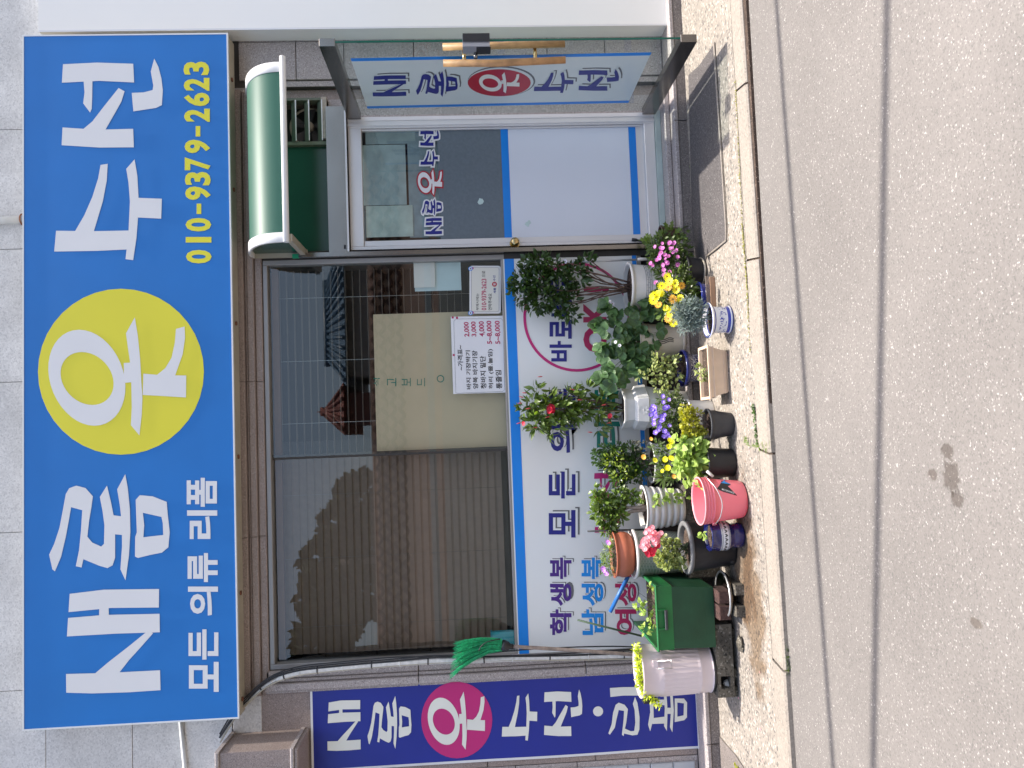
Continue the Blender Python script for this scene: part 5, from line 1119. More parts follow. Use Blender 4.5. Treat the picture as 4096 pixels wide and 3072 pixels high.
# L: hydrangea leaves in a black pot --------------------------------------------------------------------------
c, rb, h, rt = place(1854, 2949, 56, 1853, 2815, 65)
L1 = thing('broad_leaf_plant', 'pale green broad leaved plant in a tall black pot right of the pink pail', 'potted plant', c, GRP)
pot(L1, c, rb, h, rt, black_pot)
pL = Plant(L1, c.y-0.02, 23).blobs([(2730,1780,24),(2720,1760,16),(2770,1790,38),(2760,1830,38),(2790,1850,35),(2740,1870,28),(2780,1890,32),(2800,1780,22),(2810,1830,20),(2750,1915,20),(2790,1920,18)], 0.8)
pL.stems(c+Vector((0, 0, h-0.02)), 14, twig_m, 0.003, 0.02); pL.blobs([(2725,1780,28),(2715,1755,20),(2765,1790,42),(2755,1830,42),(2790,1850,40),(2735,1870,32),(2780,1895,36),(2800,1780,26),(2815,1830,24),(2750,1920,24),(2795,1925,20)], 0.8).leaves(290, L_hyd, 0.050, 0.2, 0.25, jit=0.4, shell=0.6)
# M: marigolds with a spiky plant ------------------------------------------------------------------------------
c, rb, h, rt = place(1880, 2800, 50, 1880, 2725, 55)
c.y = -0.44; c.x = PY(2725, 1870, c.y).x; c.z = gz(c.y)+0.002; h = PY(2725, 1870, c.y).z-c.z
M1 = thing('marigolds', 'yellow marigolds on thin stems with a spiky leaved plant behind the broad leaved plant', 'potted plant', c, GRP)
pot(M1, c, rb, h, rt, grey_pot)
pM = Plant(M1, c.y-0.04, 24).blobs([(2680,1860,35),(2660,1810,30),(2650,1870,25),(2690,1900,30),(2630,1790,25),(2640,1840,25)])
pM.stems(c+Vector((0, 0, h-0.02)), 26, twig_m, 0.0016, 0.03); pM.leaves(420, L_fine, 0.032, 0.5, stuff_after=90)
ms_ = zz(2300, 1700, 0.3617)([(845,150),(1050,160),(1070,185),(1035,230),(1060,360),(1000,380),(890,385),(1025,475),(970,510),(1100,565),(1040,240),(1075,365)])
pM.flowers(ms_[1:9]+ms_[10:], F_mari, 9, dy=-0.1); pM.flowers([ms_[0], ms_[9], (2576, 1827)], F_mar2, 8, dy=-0.1)
ctr = PY(2655, 1910, c.y-0.08)
for k in range(26):
    a = pM.r.uniform(0, 6.28); put('spiky_leaf', L_grass, ctr, orient((math.cos(a), -0.4+pM.r.uniform(-.4, .4), math.sin(a)+0.3), (0, -1, 0.4)), pM.r.uniform(0.045, 0.075), M1)
# N: white ridged pot, round ficus on a concrete block ---------------------------------------------------------------
c, rb, h, rt = place(2030, 2744, 66, 2036, 2570, 84, y=-0.36)
sb = tag(MB().box(c.x-0.14, c.y-0.09, gz(c.y)-0.01, c.x+0.14, c.y+0.10, c.z-0.001, bev=0.006).build('support_block', block_m), 'grey concrete block under the ridged white pot', 'block')
N1 = thing('round_ficus', 'small round headed tree with grey trunk in a white pot with thick ridges', 'potted plant', c, GRP)
prof = [(0.001, 0), (rb, 0)]; nr = 6
for i in range(nr):
    for f_, e in [(0.1, 0.004), (0.45, 0.010), (0.75, 0.009), (0.97, -0.002)]: t_ = (i+f_)/nr; prof.append((rb+(rt-rb)*t_+e, h*0.97*t_))
prof += [(rt+0.012, h*0.975), (rt+0.013, h), (rt-0.004, h), (rt-0.008, h-0.06)]
pot(N1, c, rb, h, rt, white_pot, prof=prof, n=48)
trk = smooth_path([c+Vector((0.0, 0, h-0.03)), PY(2560, 2040, c.y), PY(2530, 2045, c.y), PY(2500, 2055, c.y), PY(2470, 2060, c.y)], 4); t = MB(); t.tube(trk, [0.017-0.0007*i for i in range(len(trk))], 9); t.build('trunk', bark_m, N1)
trk = smooth_path([c+Vector((0.01, -0.01, h-0.03)), PY(2550, 2030, c.y-0.02), PY(2515, 2030, c.y), PY(2480, 2025, c.y)], 4); t = MB(); t.tube(trk, [0.013-0.0006*i for i in range(len(trk))], 8); t.build('trunk', bark_m, N1)
pN = Plant(N1, c.y, 25).blobs([(2395,1990,28),(2385,1960,14),(2420,2015,40),(2400,2050,32),(2430,2070,38),(2460,2020,34),(2470,2060,30),(2440,2100,26),(2425,2125,14),(2480,1990,32),(2520,1985,24),(2545,1995,14),(2465,2120,9)])
pN.stems(PY(2490, 2045, c.y), 16, bark_m, 0.004, 0.015, name='branch', spread=0.02); pN.leaves(900, L_mid, 0.036, 0.5, shell=0.5)
pN.blobs([(2560,1990,12),(2575,2000,14),(2590,2030,10),(2600,2070,12)], 0.8, -0.06).leaves(26, L_mid, 0.034, 0.4)
pN.blobs([(2640,2000,14),(2620,2010,14),(2690,1985,18),(2660,1980,12),(2735,1995,16),(2720,1975,14)], 0.6, -0.14).leaves(42, L_hyd, 0.034, 0.2, name='climbing_leaf')
# Q: big dark pot with geranium ----------------------------------------------------------------------------------------
c, rb, h, rt = place(2190, 2950, 80, 2192, 2737, 98)
Q1 = thing('geranium', 'pink and red geranium with variegated leaves in a big dark grey pot', 'potted plant', c, GRP)
prof = wall_prof(rb, rt, h, 0.010, 0.02, 0.018)
pot(Q1, c, rb, h, rt, [black_pot, M('grey pot rim', (0.16, 0.16, 0.16), 0.6)], prof=prof, mats=[0]*9+[1]*9, soil_z=0.03, sr=0.88)
for k in range(5):
    a = -math.pi/2+(k-2)*0.8; t = MB(); p_ = c+Vector(((rb+0.001)*math.cos(a), (rb+0.001)*math.sin(a), 0.02)); t.tube([p_, p_+Vector((math.cos(a), math.sin(a), 0))*0.004], 0.012, 8); t.build('drain_hole', seam, Q1)
pQ = Plant(Q1, c.y-0.02, 26).blobs([(2690,2180,24),(2650,2215,20),(2670,2250,28),(2700,2230,26),(2720,2255,20),(2640,2240,16),(2665,2160,16)], 0.8)
pQ.stems(c+Vector((0, 0, h-0.02)), 16, twig_m, 0.0035, 0.02); pQ.leaves(320, round_leaf('leaf_crinkled', lf_vari, 10, 0.4), 0.027, 0.3)
gf = zz(2300, 1700, 0.3617)
rose = [(800,1170),(830,1215),(900,1260),(770,1270),(790,1350),(890,1280),(930,1210),(780,1310),(820,1240),(860,1200),(905,1300),(750,1320),(830,1150),(880,1240)]
pQ.flowers(gf([(x+dx_, y+dy_) for x, y in rose for dx_, dy_ in ((0, 0), (22, -18), (-18, 22))]), F_rose, 7.6, tilt=0.4, dy=-0.12)
pQ.flowers(gf([(820,1410),(870,1390),(910,1330),(790,1400),(845,1420),(880,1370),(940,1215),(850,1380),(810,1435),(835,1400),(855,1425),(800,1415),(825,1370)]), F_red, 8.5, tilt=0.2, dy=-0.10)
pQ.stems(PY(2700, 2200, c.y), 8, twig_m, 0.0018, 0.01, name='flower_stalk', ends=[PY(x, y, c.y-0.1) for x, y in gf(rose[:8])])
# P: navy pot with white leaf band -----------------------------------------------------------------------------------------
c, rb, h, rt = place(2140, 2984, 48, 2150, 2832, 57)
P1 = thing('navy_pot', 'glossy navy pot with a white leaf patterned band beside the pink pail', 'potted plant', c, GRP)
prof = [(0.001, 0), (rb, 0), (rb*1.06, h*0.08), (rb*1.02, h*0.28), (rb*0.98, h*0.34), (rt*0.98, h*0.42), (rt*1.02, h*0.46), (rt*1.04, h*0.72), (rt*1.02, h*0.76), (rt*0.99, h*0.88), (rt*1.03, h*0.96), (rt*1.03, h), (rt*0.93, h), (rt*0.9, h*0.85)]
pot(P1, c, rb, h, rt, [navy_glaze, white_glaze], prof=prof, mats=[0, 0, 0, 0, 0, 0, 1, 0, 0, 0, 0, 0, 0], soil_z=0.02)
for k in range(22):
    a = 2*math.pi*k/22; mb = MB()
    for s_ in (-1, 1):
        aa = a+0.05*s_; rr = rt*1.032+0.0015; ctr = c+Vector((rr*math.cos(aa), rr*math.sin(aa), h*0.59+0.007*s_*0)); tx = Vector((-math.sin(aa), math.cos(aa), 0)); u_ = (tx*s_*0.5+Vector((0, 0, 1))).normalized()*0.012; v_ = tx*0.0045
        mb.add([ctr-u_, ctr+v_, ctr+u_, ctr-v_], [(0, 1, 2, 3)])
    mb.build('leaf_motif', black_l, P1)
for zf in (0.475, 0.50, 0.68, 0.705):
    rr = rt*1.035+0.001; t = MB(); t.tube([c+Vector((rr*math.cos(2*math.pi*q/40), rr*math.sin(2*math.pi*q/40), h*zf)) for q in range(41)], 0.0009, 4, False); t.build('painted_line', black_l, P1)
pP = Plant(P1, c.y-0.02, 27).blobs([(2808, 2128, 9), (2812, 2145, 8)]); pP.leaves(7, L_hyd, 0.034, 0.5); pP.stems(c+Vector((0, 0, h-0.02)), 2, twig_m, 0.002, 0.005, spread=0.005)
# O: pink pail ---------------------------------------------------------------------------------------------------------------
c, rb, h, rt = place(2001, 2996, 76, 2006, 2795, 91)
O1 = thing('pink_pail', 'empty pink plastic pail with a wire handle and black print', 'bucket', c)
prof = [(0.001, 0), (rb*0.9, 0), (rb*0.97, 0.006), (rb, 0.02)]
for f_, e in [(0.3, 0), (0.6, 0), (0.755, 0), (0.76, 0.005), (0.79, 0.006), (0.795, 0.001), (0.835, 0.001), (0.84, 0.006), (0.855, 0.006), (0.86, 0.001), (0.895, 0.001), (0.90, 0.006), (0.915, 0.006), (0.92, 0.001), (0.965, 0.001), (0.97, 0.007), (1.0, 0.007)]:
    prof.append((rb+(rt-rb)*f_+e, h*f_))
prof += [(rt-0.003, h), (rt-0.004, h-0.004), (rb-0.004, 0.02), (rb*0.85, 0.008), (0.001, 0.008)]
MB().lathe(prof, c, 56).build('pail_body', pink_p, O1)
t = MB(); t.tube([c+Vector(((rt+0.005)*math.cos(2*math.pi*q/48), (rt+0.005)*math.sin(2*math.pi*q/48), h)) for q in range(49)], 0.0035, 6, False); t.build('rim', M('pale pink rim', (0.85, 0.42, 0.45), 0.3), O1)
lugs = [(-2.50), (0.05)]
def onpail(a, f_, e=0.0): rr = rb+(rt-rb)*f_+e; return c+Vector((rr*math.cos(a), rr*math.sin(a), h*f_))
a1, a2 = R(205), R(25)
for a in (a1, a2):
    p_ = onpail(a, 0.74, 0.002); q_ = onpail(a, 0.74, 0.02); t = MB(); t.tube([p_, q_], 0.012, 12); t.build('handle_lug', pink_p, O1)
hp = [onpail(a1, 0.74, 0.018), onpail(R(225), 0.73, 0.028), onpail(R(245), 0.70, 0.04), onpail(R(270), 0.68, 0.045), onpail(R(295), 0.76, 0.045), onpail(R(315), 0.86, 0.04), onpail(R(335), 0.90, 0.03), onpail(a2, 0.76, 0.018)]
t = MB(); t.tube(smooth_path(hp, 5), 0.0028, 6); t.build('wire_handle', M('galvanised wire', (0.6, 0.6, 0.6), 0.3, 0.05, 10, metal=0.8), O1)
p_ = PY(2828, 1884, c.y-0.06); q_ = PY(2852, 1906, c.y-0.06); t = MB(); t.tube([p_, q_], 0.008, 8); t.build('grip', white_pot, O1)
def wrap(a0, f0, k=0.0006):   # flat print wrapped on the pail: u right (m), v up (m)
    def fn(u, v): f_ = f0+v/h; rr = rb+(rt-rb)*f_; return onpail(a0+u/rr, f_, k)
    return fn
W_ = wrap(R(283), 0.42)
def decal(pts, mat, name, Wf=W_):
    n_ = []
    for i in range(len(pts)):
        a, b = pts[i], pts[(i+1) % len(pts)]
        for k in range(4): n_.append((a[0]+(b[0]-a[0])*k/4, a[1]+(b[1]-a[1])*k/4))
    loops = [[Vector((x, y, 0)) for x, y in n_]]; mb = MB(); mb.add([Wf(x, y) for x, y in n_], [tuple(t) for t in tessellate_polygon(loops)]); mb.build(name, mat, O1)
def wimg(k):
    def fn(x, y):
        f_ = (1925-x)/475.0; rr = rb+(rt-rb)*f_; return onpail(-math.pi/2+math.asin(max(-1, min(1, (838-y)*0.00048/rr))), f_, k)
    return fn
decal([(1597, 688), (1690, 610), (1768, 655), (1726, 668), (1805, 775), (1655, 724)], black_l, 'logo_mark', wimg(0.0006))
decal([(1662, 632), (1738, 602), (1718, 622), (1768, 650), (1704, 640)], M('logo blue', (0.02, 0.22, 0.55), 0.4), 'logo_mark', wimg(0.0014))
vs, fs = text_geo('SSANGKOM', 0.01); xs = [v[0] for v in vs]; ys = [v[1] for v in vs]; mb = MB(); P = []
for a, b in vs:
    u = (a-min(xs))/(max(xs)-min(xs)); v = (b-min(ys))/(max(ys)-min(ys)); P.append(wimg(0.0016)(1780-125*u-8*v, 752-50*u+18*v-14))
mb.add(P, fs); mb.build('lettering', white_v, O1)
# R/S: white textured tub with terracotta bowl on top -----------------------------------------------------------------------------
c, rb, h, rt = place(2216, 2760, 80, 2216, 2528, 92, y=-0.40)
sb2 = tag(MB().box(c.x-0.15, c.y-0.10, gz(c.y)-0.01, c.x+0.15, c.y+0.12, c.z-0.001, bev=0.006).build('support_block', block_m), 'grey concrete block under the white woven pattern tub', 'block')
woven = bpy.data.materials.new('woven white plastic'); woven.use_nodes = True; N, L = nodes_of(woven); b = N['Principled BSDF']; b.inputs['Base Color'].default_value = (0.50, 0.53, 0.49, 1); b.inputs['Roughness'].default_value = 0.45
tc = N.new('ShaderNodeTexCoord'); bk = N.new('ShaderNodeTexBrick'); bk.inputs['Scale'].default_value = 26; bk.inputs['Mortar Size'].default_value = 0.06; mp_n = N.new('ShaderNodeMapping'); mp_n.inputs['Rotation'].default_value = (R(90), R(38), 0)
L.new(tc.outputs['Object'], mp_n.inputs[0]); L.new(mp_n.outputs[0], bk.inputs['Vector']); bmp = N.new('ShaderNodeBump'); bmp.inputs['Strength'].default_value = 0.9; bmp.inputs['Distance'].default_value = 0.004; bmp.invert = True
L.new(bk.outputs['Fac'], bmp.inputs['Height']); L.new(bmp.outputs[0], b.inputs['Normal'])
mxc = N.new('ShaderNodeMix'); mxc.data_type = 'RGBA'; L.new(bk.outputs['Fac'], mxc.inputs[0]); mxc.inputs[6].default_value = (0.55, 0.57, 0.53, 1); mxc.inputs[7].default_value = (0.30, 0.37, 0.31, 1); L.new(mxc.outputs[2], b.inputs['Base Color'])
S1 = thing('woven_tub', 'round white tub with woven relief standing under the terracotta bowl', 'tub', c)
MB().lathe([(0.001, 0), (rb, 0), (rb+(rt-rb)*0.5, h*0.5), (rt, h-0.02), (rt+0.008, h-0.018), (rt+0.009, h), (rt-0.006, h), (rt-0.008, h-0.015), (0.001, h-0.018)], c, 48).build('tub_body', [woven, white_pot], S1)
S1.children[0].data.polygons.foreach_set('material_index', [0 if i < 48*3 else 1 for i in range(len(S1.children[0].data.polygons))])
cR = Vector((c.x, c.y, c.z+h+0.001)); zr = PY(2452, 2218, c.y).z-cR.z; rR = pxm(90, cR)
R1 = thing('terracotta_bowl', 'terracotta bowl with purple petunias and grassy leaves on top of the woven tub', 'potted plant', cR, GRP)
pot(R1, cR, rR*0.8, zr, rR, terra, prof=[(0.001, 0), (rR*0.78, 0), (rR*0.9, zr*0.12), (rR*0.99, zr*0.35), (rR*1.0, zr*0.6), (rR*0.94, zr*0.78), (rR*0.92, zr*0.86), (rR*1.0, zr*0.95), (rR*1.02, zr), (rR*0.9, zr), (rR*0.86, zr*0.8)], soil_z=0.012, sr=0.9)
pR = Plant(R1, c.y, 28).blobs([(2430,2250,18),(2432,2280,18),(2428,2225,16),(2435,2200,14),(2440,2170,10),(2436,2150,8)], 1.6)
pR.leaves(260, L_grass, 0.036, 1.0, stuff_after=80); pR.flowers([(2436, 2172), (2432, 2166), (2417, 2281), (2426, 2292), (2412, 2274)], F_pur, 8, dy=-0.08); pR.blobs([(2436, 2196, 8)]).leaves(8, L_hyd, 0.03)
sk_ = thing('dark_stake', 'thin black stake standing upright between the terracotta bowl and the round ficus', 'stake', PY(2560, 2120, c.y))
t = MB(); t.tube([PY(2350, 2125, c.y), PY(2600, 2117, c.y)], 0.006, 6); t.build('stake_rod', black_p, sk_)
# blocks, bricks, tray under the bin --------------------------------------------------------------------------------------------------
pa = PG(2958, 2780); pb = PG(2949, 2500); ybk = (pa.y+pb.y)/2; zgk = gz(ybk)+0.030
zbt = PY(2866, 2640, ybk).z
bx0, bx1 = pa.x-0.005, PY(2930, 2496, ybk).x; bh = zbt-zgk
bk_ = thing('concrete_block', 'mossy hollow concrete block lying under the lilac can and the green bin', 'block', ((bx0+bx1)/2, ybk, zgk))
hxa = PY(2900, 2755, ybk).x; hxb = PY(2900, 2705, ybk).x; hza, hzb = zgk+bh*0.22, zgk+bh*0.80
for a in [(bx0, zgk, hxa, zbt), (hxb, zgk, bx1, zbt), (hxa, zgk, hxb, hza), (hxa, hzb, hxb, zbt)]:
    boxo('block_web', block_m, bk_, a[0], ybk, a[1], a[2], ybk+0.19, a[3])
boxo('block_hollow', seam, bk_, hxa, ybk+0.10, hza, hxb, ybk+0.19, hzb)
def stone(name, label, x, y_, r_, mat, sx=1.0, sz=0.7, dz=0.0, seed=1, z=None):
    p = PG(x, y_); rr = pxm(r_, p); q = random.Random(seed); mb = MB(); zc_ = (z if z is not None else gz(p.y))+rr*sz*0.8+dz
    n = 9; vs = []
    for j in range(6):
        ph = math.pi*j/5
        for k in range(n): a = 2*math.pi*k/n; e = rr*q.uniform(0.8, 1.15); vs.append((p.x+e*sx*math.sin(ph)*math.cos(a), p.y+e*math.sin(ph)*math.sin(a), zc_+e*sz*math.cos(ph)))
    fs = [(j*n+k, j*n+(k+1) % n, (j+1)*n+(k+1) % n, (j+1)*n+k) for j in range(5) for k in range(n)]
    mb.add(vs, fs); o = mb.build(name, mat); return tag(o, label, 'stone')
stone('pale_stone', 'pale broken stone stuffed in the hole of the concrete block', 2945, 2730, 18, M('pale stone', (0.5, 0.5, 0.48), 0.9, 0.2, 40), 0.8, 0.9, 0.035, 4)
stone('flat_stone', 'flat grey stone leaning at the foot of the concrete block', 2968, 2575, 30, block_m, 1.1, 0.35, 0.0, 6)
for k, yy_ in enumerate((2760, 2690, 2530)):
    pq = PY(2940, yy_, ybk+0.06); o = MB().box(pq.x-0.03, ybk+0.03, gz(ybk)-0.003, pq.x+0.03, ybk+0.12, zgk-0.001, bev=0.006).build('shim_stone', block_m); tag(o, ['flat shim stone under the left end of the concrete block', 'flat shim stone under the middle of the concrete block', 'flat shim stone under the right end of the concrete block'][k], 'stone')
# tray on bricks
ct = PZ(2921, 2396, 0.207); rT = pxm(92, ct); ct.y += rT; zt2 = 0.184
for k, (dx_, lb3) in enumerate([(-0.07, 'mossy grey brick under the left side of the metal tray'), (0.05, 'mossy grey brick under the right side of the metal tray')]):
    o = MB().box(ct.x+dx_-0.03, ct.y-rT-0.015, gz(ct.y-rT)-0.005, ct.x+dx_+0.03, ct.y+0.05, zt2-0.002, bev=0.004).build('grey_brick', block_m); tag(o, lb3, 'brick')
tm_ = thing('metal_tray', 'round aluminium tray under the red bricks that carry the green bin', 'tray', Vector((ct.x, ct.y, zt2)))
MB().lathe([(0.001, 0), (rT*0.95, 0), (rT, 0.022), (rT*0.93, 0.02), (rT*0.9, 0.004), (0.001, 0.004)], Vector((ct.x, ct.y, zt2)), 44).build('tray_dish', steel, tm_)
t = MB(); t.tube([Vector((ct.x+rT*math.cos(2*math.pi*q/44), ct.y+rT*math.sin(2*math.pi*q/44), zt2+0.022)) for q in range(45)], 0.006, 8, False); t.build('tray_rim', M('dull aluminium', (0.55, 0.55, 0.54), 0.35, 0.05, 10, metal=0.7), tm_)
zbr = zt2+0.006
for k, (x0, x1, lb3) in enumerate([(2478, 2420, 'dark red brick on the metal tray, left of the other brick'), (2412, 2360, 'dark red brick on the metal tray, right of the other brick')]):
    xa, xb2 = PY(2900, x0, ct.y-0.06).x, PY(2900, x1, ct.y-0.06).x
    o = MB().box(xa, ct.y-rT*0.62, zbr, xb2, ct.y+0.06, zbt-0.001, bev=0.005).build('red_brick', rust_brick); tag(o, lb3, 'brick')
# T: green bin --------------------------------------------------------------------------------------------------------------------------------
yfb = ybk-0.012
bl_, br_ = PY(2862, 2588, yfb), PY(2860, 2348, yfb); tl_, trr = PY(2634, 2602, yfb-0.02), PY(2632, 2348, yfb-0.02)
zt3 = (tl_.z+trr.z)/2; zb3 = zbt+0.002; dback = PZ(2528, 2420, zt3).y
T1_ = thing('green_bin', 'square dark green bin with a grey handle used as a planter', 'bin', ((bl_.x+br_.x)/2, yfb, zb3))
def lvl(x0, x1, y0, y1, z_): return (x0, x1, y0, y1, z_)
yb2 = dback-0.02
prism([lvl(bl_.x, br_.x, yfb, yb2-0.03, zb3), lvl(bl_.x-0.001, br_.x+0.002, yfb-0.002, yb2-0.028, zb3+0.05), lvl(tl_.x+0.006, trr.x-0.002, yfb-0.018, yb2-0.004, zt3-0.085)], green_bin, 'bin_body', T1_)
th_ = 0.006; x0, x1, y0, y1 = tl_.x, trr.x+0.004, yfb-0.02, yb2
for a in [(x0, y0, x1, y0+th_), (x0, y1-th_, x1, y1), (x0, y0+th_, x0+th_, y1-th_), (x1-th_, y0+th_, x1, y1-th_)]:
    boxo('bin_wall', green_rim, T1_, a[0], a[1], zt3-0.086, a[2], a[3], zt3)
for a in [(x0-0.008, y0-0.008, x1+0.008, y0+0.008), (x0-0.008, y1-0.008, x1+0.008, y1+0.008), (x0-0.008, y0+0.008, x0+0.008, y1-0.008), (x1-0.008, y0+0.008, x1+0.008, y1-0.008)]:
    boxo('rim_lip', green_rim, T1_, a[0], a[1], zt3, a[2], a[3], zt3+0.012, bev=0.004)
boxo('soil', soil, T1_, x0+th_, y0+th_, zt3-0.100, x1-th_, y1-th_, zt3-0.0835)
hl, hr = PY(2655, 2518, y0).x, PY(2655, 2436, y0).x
for a in [(hl, zt3-0.045, hl+0.008, zt3), (hr-0.008, zt3-0.045, hr, zt3), (hl+0.008, zt3-0.048, hr-0.008, zt3-0.040)]: boxo('handle_frame', green_rim, T1_, a[0], y0-0.014, a[1], a[2], y0-0.0005, a[3])
boxo('grey_handle', grey_pot, T1_, hl+0.002, y0-0.026, zt3-0.050, hr-0.002, y0-0.015, zt3-0.034, bev=0.003)
pT = Plant(T1_, y0+0.06, 30).blobs([(2555,2420,14),(2570,2440,16),(2580,2520,18),(2590,2460,16),(2610,2490,14),(2620,2440,8),(2600,2350,14),(2570,2400,12),(2615,2370,6)], 1.0)
pT.leaves(70, L_hyd, 0.030, 0.6, jit=0.5); pT.stems(Vector(((x0+x1)/2, y0+0.08, zt3-0.06)), 14, twig_m, 0.002, 0.02, spread=0.08)
# U: lilac ribbed can -----------------------------------------------------------------------------------------------------------------------------
c, rb, h, rt = place(2688, 2862, 96, 2692, 2553, 101, y=ybk-0.005)
c.z = zbt+0.002; h = PY(2553, 2692, c.y).z-c.z
U1 = thing('lilac_can', 'pale lilac ribbed metal can with trailing lime green succulents', 'can', c)
prof = [(0.001, 0), (rb, 0), (rb+0.004, 0.004), (rb+0.004, 0.016), (rb, 0.018)]
for f_ in [0.06, 0.19, 0.20]: prof.append((rb+(rt-rb)*f_+(0.003 if f_ == 0.20 else 0), h*f_))
prof += [(rb+(rt-rb)*0.22, h*0.22)]+[(rb+(rt-rb)*f_, h*f_) for f_ in [0.26, 0.4, 0.55, 0.7]]+[(rb+(rt-rb)*0.72+0.003, h*0.72), (rb+(rt-rb)*0.74, h*0.74), (rt, h-0.012), (rt+0.004, h-0.008), (rt+0.004, h), (rt-0.003, h), (rt-0.004, h-0.03)]
def flutes(q, j): return 1+(0.022*max(0, math.sin(q*34))**0.7 if 9 <= j <= 12 else 0)
MB().lathe(prof, c, 240, mod=flutes, mats=[1 if i < 3 else 0 for i in range(len(prof)-1)]).build('can_body', [lav, black_p], U1)
soil_disc(c, rt-0.008, h-0.02, U1)
a_ = R(298); pp_ = lambda f_, e, a=a_: c+Vector(((rb+(rt-rb)*f_+e)*math.cos(a), (rb+(rt-rb)*f_+e)*math.sin(a), h*f_))
t = MB(); t.tube([pp_(0.80, 0.004, R(288)), pp_(0.80, 0.02, R(289)), pp_(0.62, 0.03, R(289)), pp_(0.62, 0.03, R(303)), pp_(0.80, 0.02, R(303)), pp_(0.80, 0.004, R(304))], 0.0035, 6); t.build('wire_handle', MATS['galvanised wire'], U1)
ph_ = pp_(0.83, 0.001); boxo('handle_plate', lav, U1, ph_.x-0.025, ph_.y-0.006, ph_.z-0.018, ph_.x+0.025, ph_.y+0.02, ph_.z+0.012)
p_ = PY(2600, 2790, c.y-0.02); boxo('black_clip', black_p, U1, p_.x-0.025, p_.y-0.03, p_.z-0.03, p_.x+0.03, p_.y+0.03, p_.z+0.045)
pU = Plant(U1, c.y-0.10, 31).blobs([(2545,2590,12),(2552,2610,12),(2556,2640,13),(2560,2665,14),(2562,2690,15),(2560,2715,14),(2562,2740,13),(2575,2765,11),(2590,2785,10),(2610,2798,9),(2630,2812,8),(2640,2830,6)], 1.0)
pU.leaves(420, L_lime, 0.024, 0.7, jit=0.7, shell=0.2)
# blue pipe, dark stake -----------------------------------------------------------------------------------------------------------------------------------
bp2 = thing('blue_pipe', 'length of blue plastic pipe leaning between the window and the green bin', 'pipe', PY(2510, 2310, -0.35))
t = MB(); t.tube([PY(2441, 2447, -0.24), PY(2512, 2306, -0.30)], 0.0125, 14); t.build('pipe_body', blue_pipe, bp2)
st = thing('green_stake', 'thin dark green garden stake rising from the green bin', 'stake', PY(2540, 2535, yb2))
t = MB(); t.tube([PY(2310, 2480, yfb+0.14), PY(2570, 2545, yfb+0.10)], [0.006, 0.006], 7); t.build('stake_rod', M('stake green', (0.03, 0.06, 0.03), 0.6), st)
# broom ---------------------------------------------------------------------------------------------------------------------------------------------------------
YBm = -0.17
br = thing('broom', 'upturned broom with green plastic bristles leaning beside the window', 'broom', PY(2600, 2625, YBm))
t = MB(); t.tube(smooth_path([PY(2050, 2586, YBm), PY(2250, 2598, YBm), PY(2450, 2612, YBm), PY(2700, 2632, YBm)], 4), 0.0115, 10); t.build('stick', oldwood, br)
t = MB(); t.tube([PY(2052, 2586, YBm), PY(2040, 2585, YBm), PY(2034, 2584, YBm), PY(2020, 2583, YBm), PY(2007, 2580, YBm)], [0.017, 0.017, 0.027, 0.033, 0.034], 14); t.build('socket', black_p, br)
rb_ = random.Random(8); mb = MB()
for k in range(430):
    u_ = rb_.uniform(-1, 1); w_ = rb_.uniform(-1, 1); ln_ = rb_.uniform(0.72, 1.05); q = (u_+1)/2
    P_ = [PY(2008, 2580+u_*24, YBm+w_*0.02)]
    # fan that droops to the left: tips run from (1825,2562) to (1805,2715)
    tx, ty_ = 1822-18*q, 2566+150*q
    for t_ in (0.3, 0.6, 0.85, 1.0):
        tt = t_*ln_; x_ = 2008+(tx-2008)*tt+rb_.uniform(-3, 3); y_ = 2580+u_*(24+16*min(tt, 0.5))+(ty_-2580-u_*32)*max(0, tt-0.2)**1.5*1.35+rb_.uniform(-3, 3)
        P_.append(PY(x_, y_, YBm+w_*(0.02+0.03*tt)))
    mb.tube(P_, [0.0019, 0.0018, 0.0017, 0.0014, 0.0009], 3, False)
mb.build('bristles', bristle, br, kind='stuff')
t = MB(); t.tube(smooth_path([PY(1915, 2605, YBm-0.04), PY(1925, 2585, YBm-0.045), PY(1950, 2567, YBm-0.045), PY(2000, 2556, YBm-0.03)], 4), 0.0035, 6); t.build('binding_cord', black_p, br)
# mop pole by the post ---------------------------------------------------------------------------------------------------------------------------------------
mo = thing('mop_pole', 'thin aluminium mop pole leaning against the window behind the dark shrub', 'pole', PY(2700, 1030, -0.1))
t = MB(); t.tube([PY(2230, 1052, -0.06), PY(2560, 1038, -0.10)], 0.0065, 8); t.build('pole_tube', M('brushed aluminium', (0.55, 0.56, 0.58), 0.3, 0.05, 9, metal=0.6), mo)
t = MB(); t.tube([PY(2550, 1038, -0.10), PY(2562, 1037, -0.10), PY(2600, 1036, -0.11)], [0.010, 0.012, 0.009], 10); t.build('pole_grip', white_pot, mo)
t = MB(); t.tube([PY(2600, 1036, -0.11), PY(2705, 1032, -0.14)], 0.006, 8); t.build('pole_end', alu_grey, mo)
# bottle / jar pieces behind the daisies
jr = thing('clear_jar', 'clear plastic jar standing behind the yellow daisies', 'jar', Vector((PY(2680, 1255, -0.2).x, -0.16, ZL+0.002)))
o_ = origin(jr); MB().lathe([(0.001, 0), (0.045, 0), (0.047, 0.02), (0.047, 0.13), (0.04, 0.14), (0.04, 0.16), (0.001, 0.16)], o_, 24).build('jar_body', trm, jr)
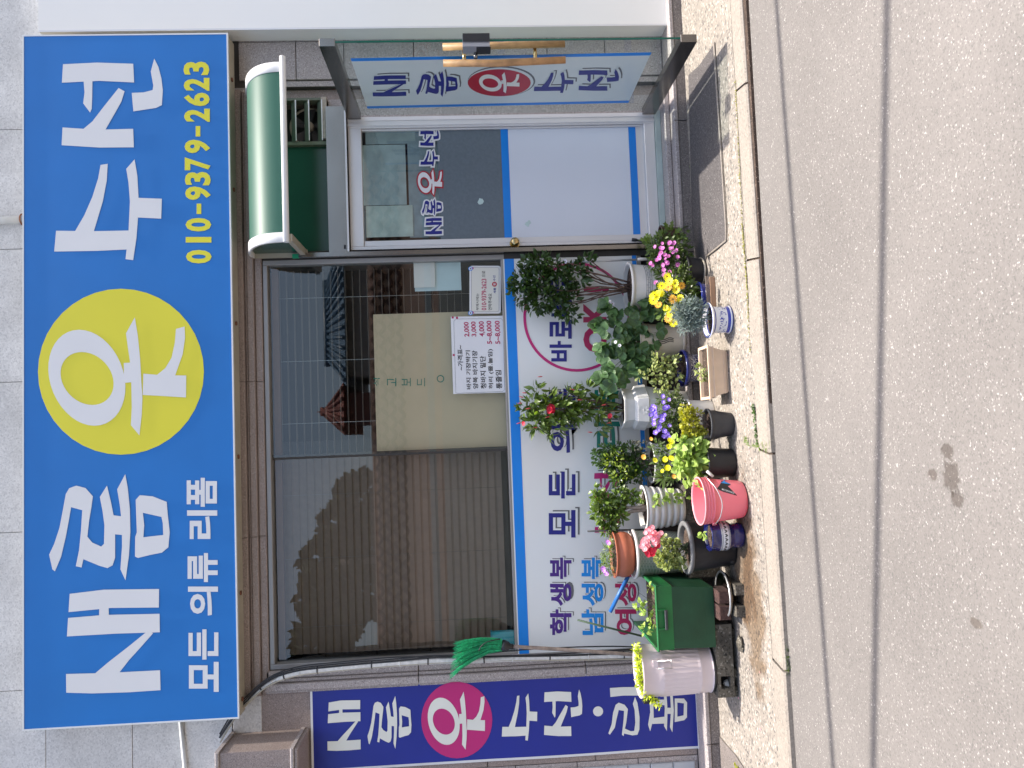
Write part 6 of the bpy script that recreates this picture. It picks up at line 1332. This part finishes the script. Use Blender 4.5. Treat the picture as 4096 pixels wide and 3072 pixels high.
# weeds in joints -----------------------------------------------------------------------------------------------------------------------------------------------------
def weeds(name, label, pts, n, size, mat_leaf, seed, spread=10):
    q = random.Random(seed); mb = MB(); co = [v.co.copy() for v in mat_leaf.vertices]; fc_ = [tuple(p.vertices) for p in mat_leaf.polygons]; mb.smooth = True
    for _ in range(n):
        i = q.randrange(len(pts)-1); t_ = q.random(); x = pts[i][0]+(pts[i+1][0]-pts[i][0])*t_+q.gauss(0, 1)*spread*0.25; y = pts[i][1]+(pts[i+1][1]-pts[i][1])*t_+q.gauss(0, 1)*2
        p = PZ(x, y, 0.127 if x < 3080 else ZR+0.001); a = q.uniform(0, 6.28); mt = Matrix.Translation(p+Vector((0, 0, -0.001))) @ orient((math.cos(a), math.sin(a), q.uniform(0.3, 1.6)), (0, 0, 1)) @ Matrix.Scale(size*q.uniform(0.4, 1.3), 4)
        mb.add([mt @ c_ for c_ in co], fc_)
    o = mb.build(name, mat_leaf.materials[0], None, None, 'stuff'); tag(o, label, 'weeds')
Lm = leaf_mesh('moss_leaf', M('joint moss', (0.20, 0.19, 0.02), 0.7, 0.3, 60), OV)
weeds('joint_moss', 'thin line of yellow green moss in the joint behind the kerb stones', [(2942, 320), (2955, 600), (2970, 900), (2980, 1030), (2990, 1160), (3000, 1400)], 900, 0.009, Lm, 3, 4)
weeds('joint_weeds', 'small weeds growing in the kerb joint left of the beige planter', [(3014, 1620), (3020, 1660), (3026, 1730), (3032, 1780)], 150, 0.014, L_bush, 4, 8)
weeds('cross_weeds', 'sparse grass growing across the kerb joint beside the black pot', [(2975, 1748), (3000, 1780), (3040, 1788), (3085, 1790)], 90, 0.026, L_grass, 5, 6)
weeds('gutter_grass', 'tufts of grass in the gutter near the wet pavement stain', [(3146, 2575), (3150, 2610), (3154, 2650), (3156, 2690)], 110, 0.026, L_fine, 6, 8)
weeds('gutter_moss', 'yellow moss creeping along the kerb face at the left', [(3160, 2850), (3168, 2950), (3174, 3072), (3176, 3100)], 200, 0.014, Lm, 7, 5)
weeds('corner_weeds', 'little clover tuft in the pavement crack at the lower left corner', [(2945, 3040), (2955, 3072), (2965, 3100)], 60, 0.026, L_yel, 8, 9)
weeds('step_weed', 'single small green weed growing at the foot of the door step', [(2755, 668), (2758, 680)], 14, 0.032, L_mid, 9, 6)
# fallen petals and grit ---------------------------------------------------------------------------------------------------------------------------------------------
q = random.Random(44); mb = MB()
for k in range(170):
    x = q.uniform(-1.9, 1.6); y = q.uniform(-1.0, -0.22); s_ = q.uniform(0.003, 0.009); a = q.uniform(0, 6.3); z_ = gz(y)+0.002
    u_ = Vector((math.cos(a), math.sin(a), 0.1))*s_; v_ = Vector((-math.sin(a), math.cos(a), 0.2))*s_*0.6; p = Vector((x, y, z_+0.002))
    mb.cur = 0 if k % 5 else 1; mb.add([p-u_, p-v_, p+u_, p+v_], [(0, 1, 2, 3)])
tag(mb.build('leaf_litter', [M('dry litter', (0.18, 0.12, 0.07), 0.9, 0.4, 90), fl_rose], None, None, 'stuff'), 'dry bits and petals scattered on the pavement around the pots', 'litter')
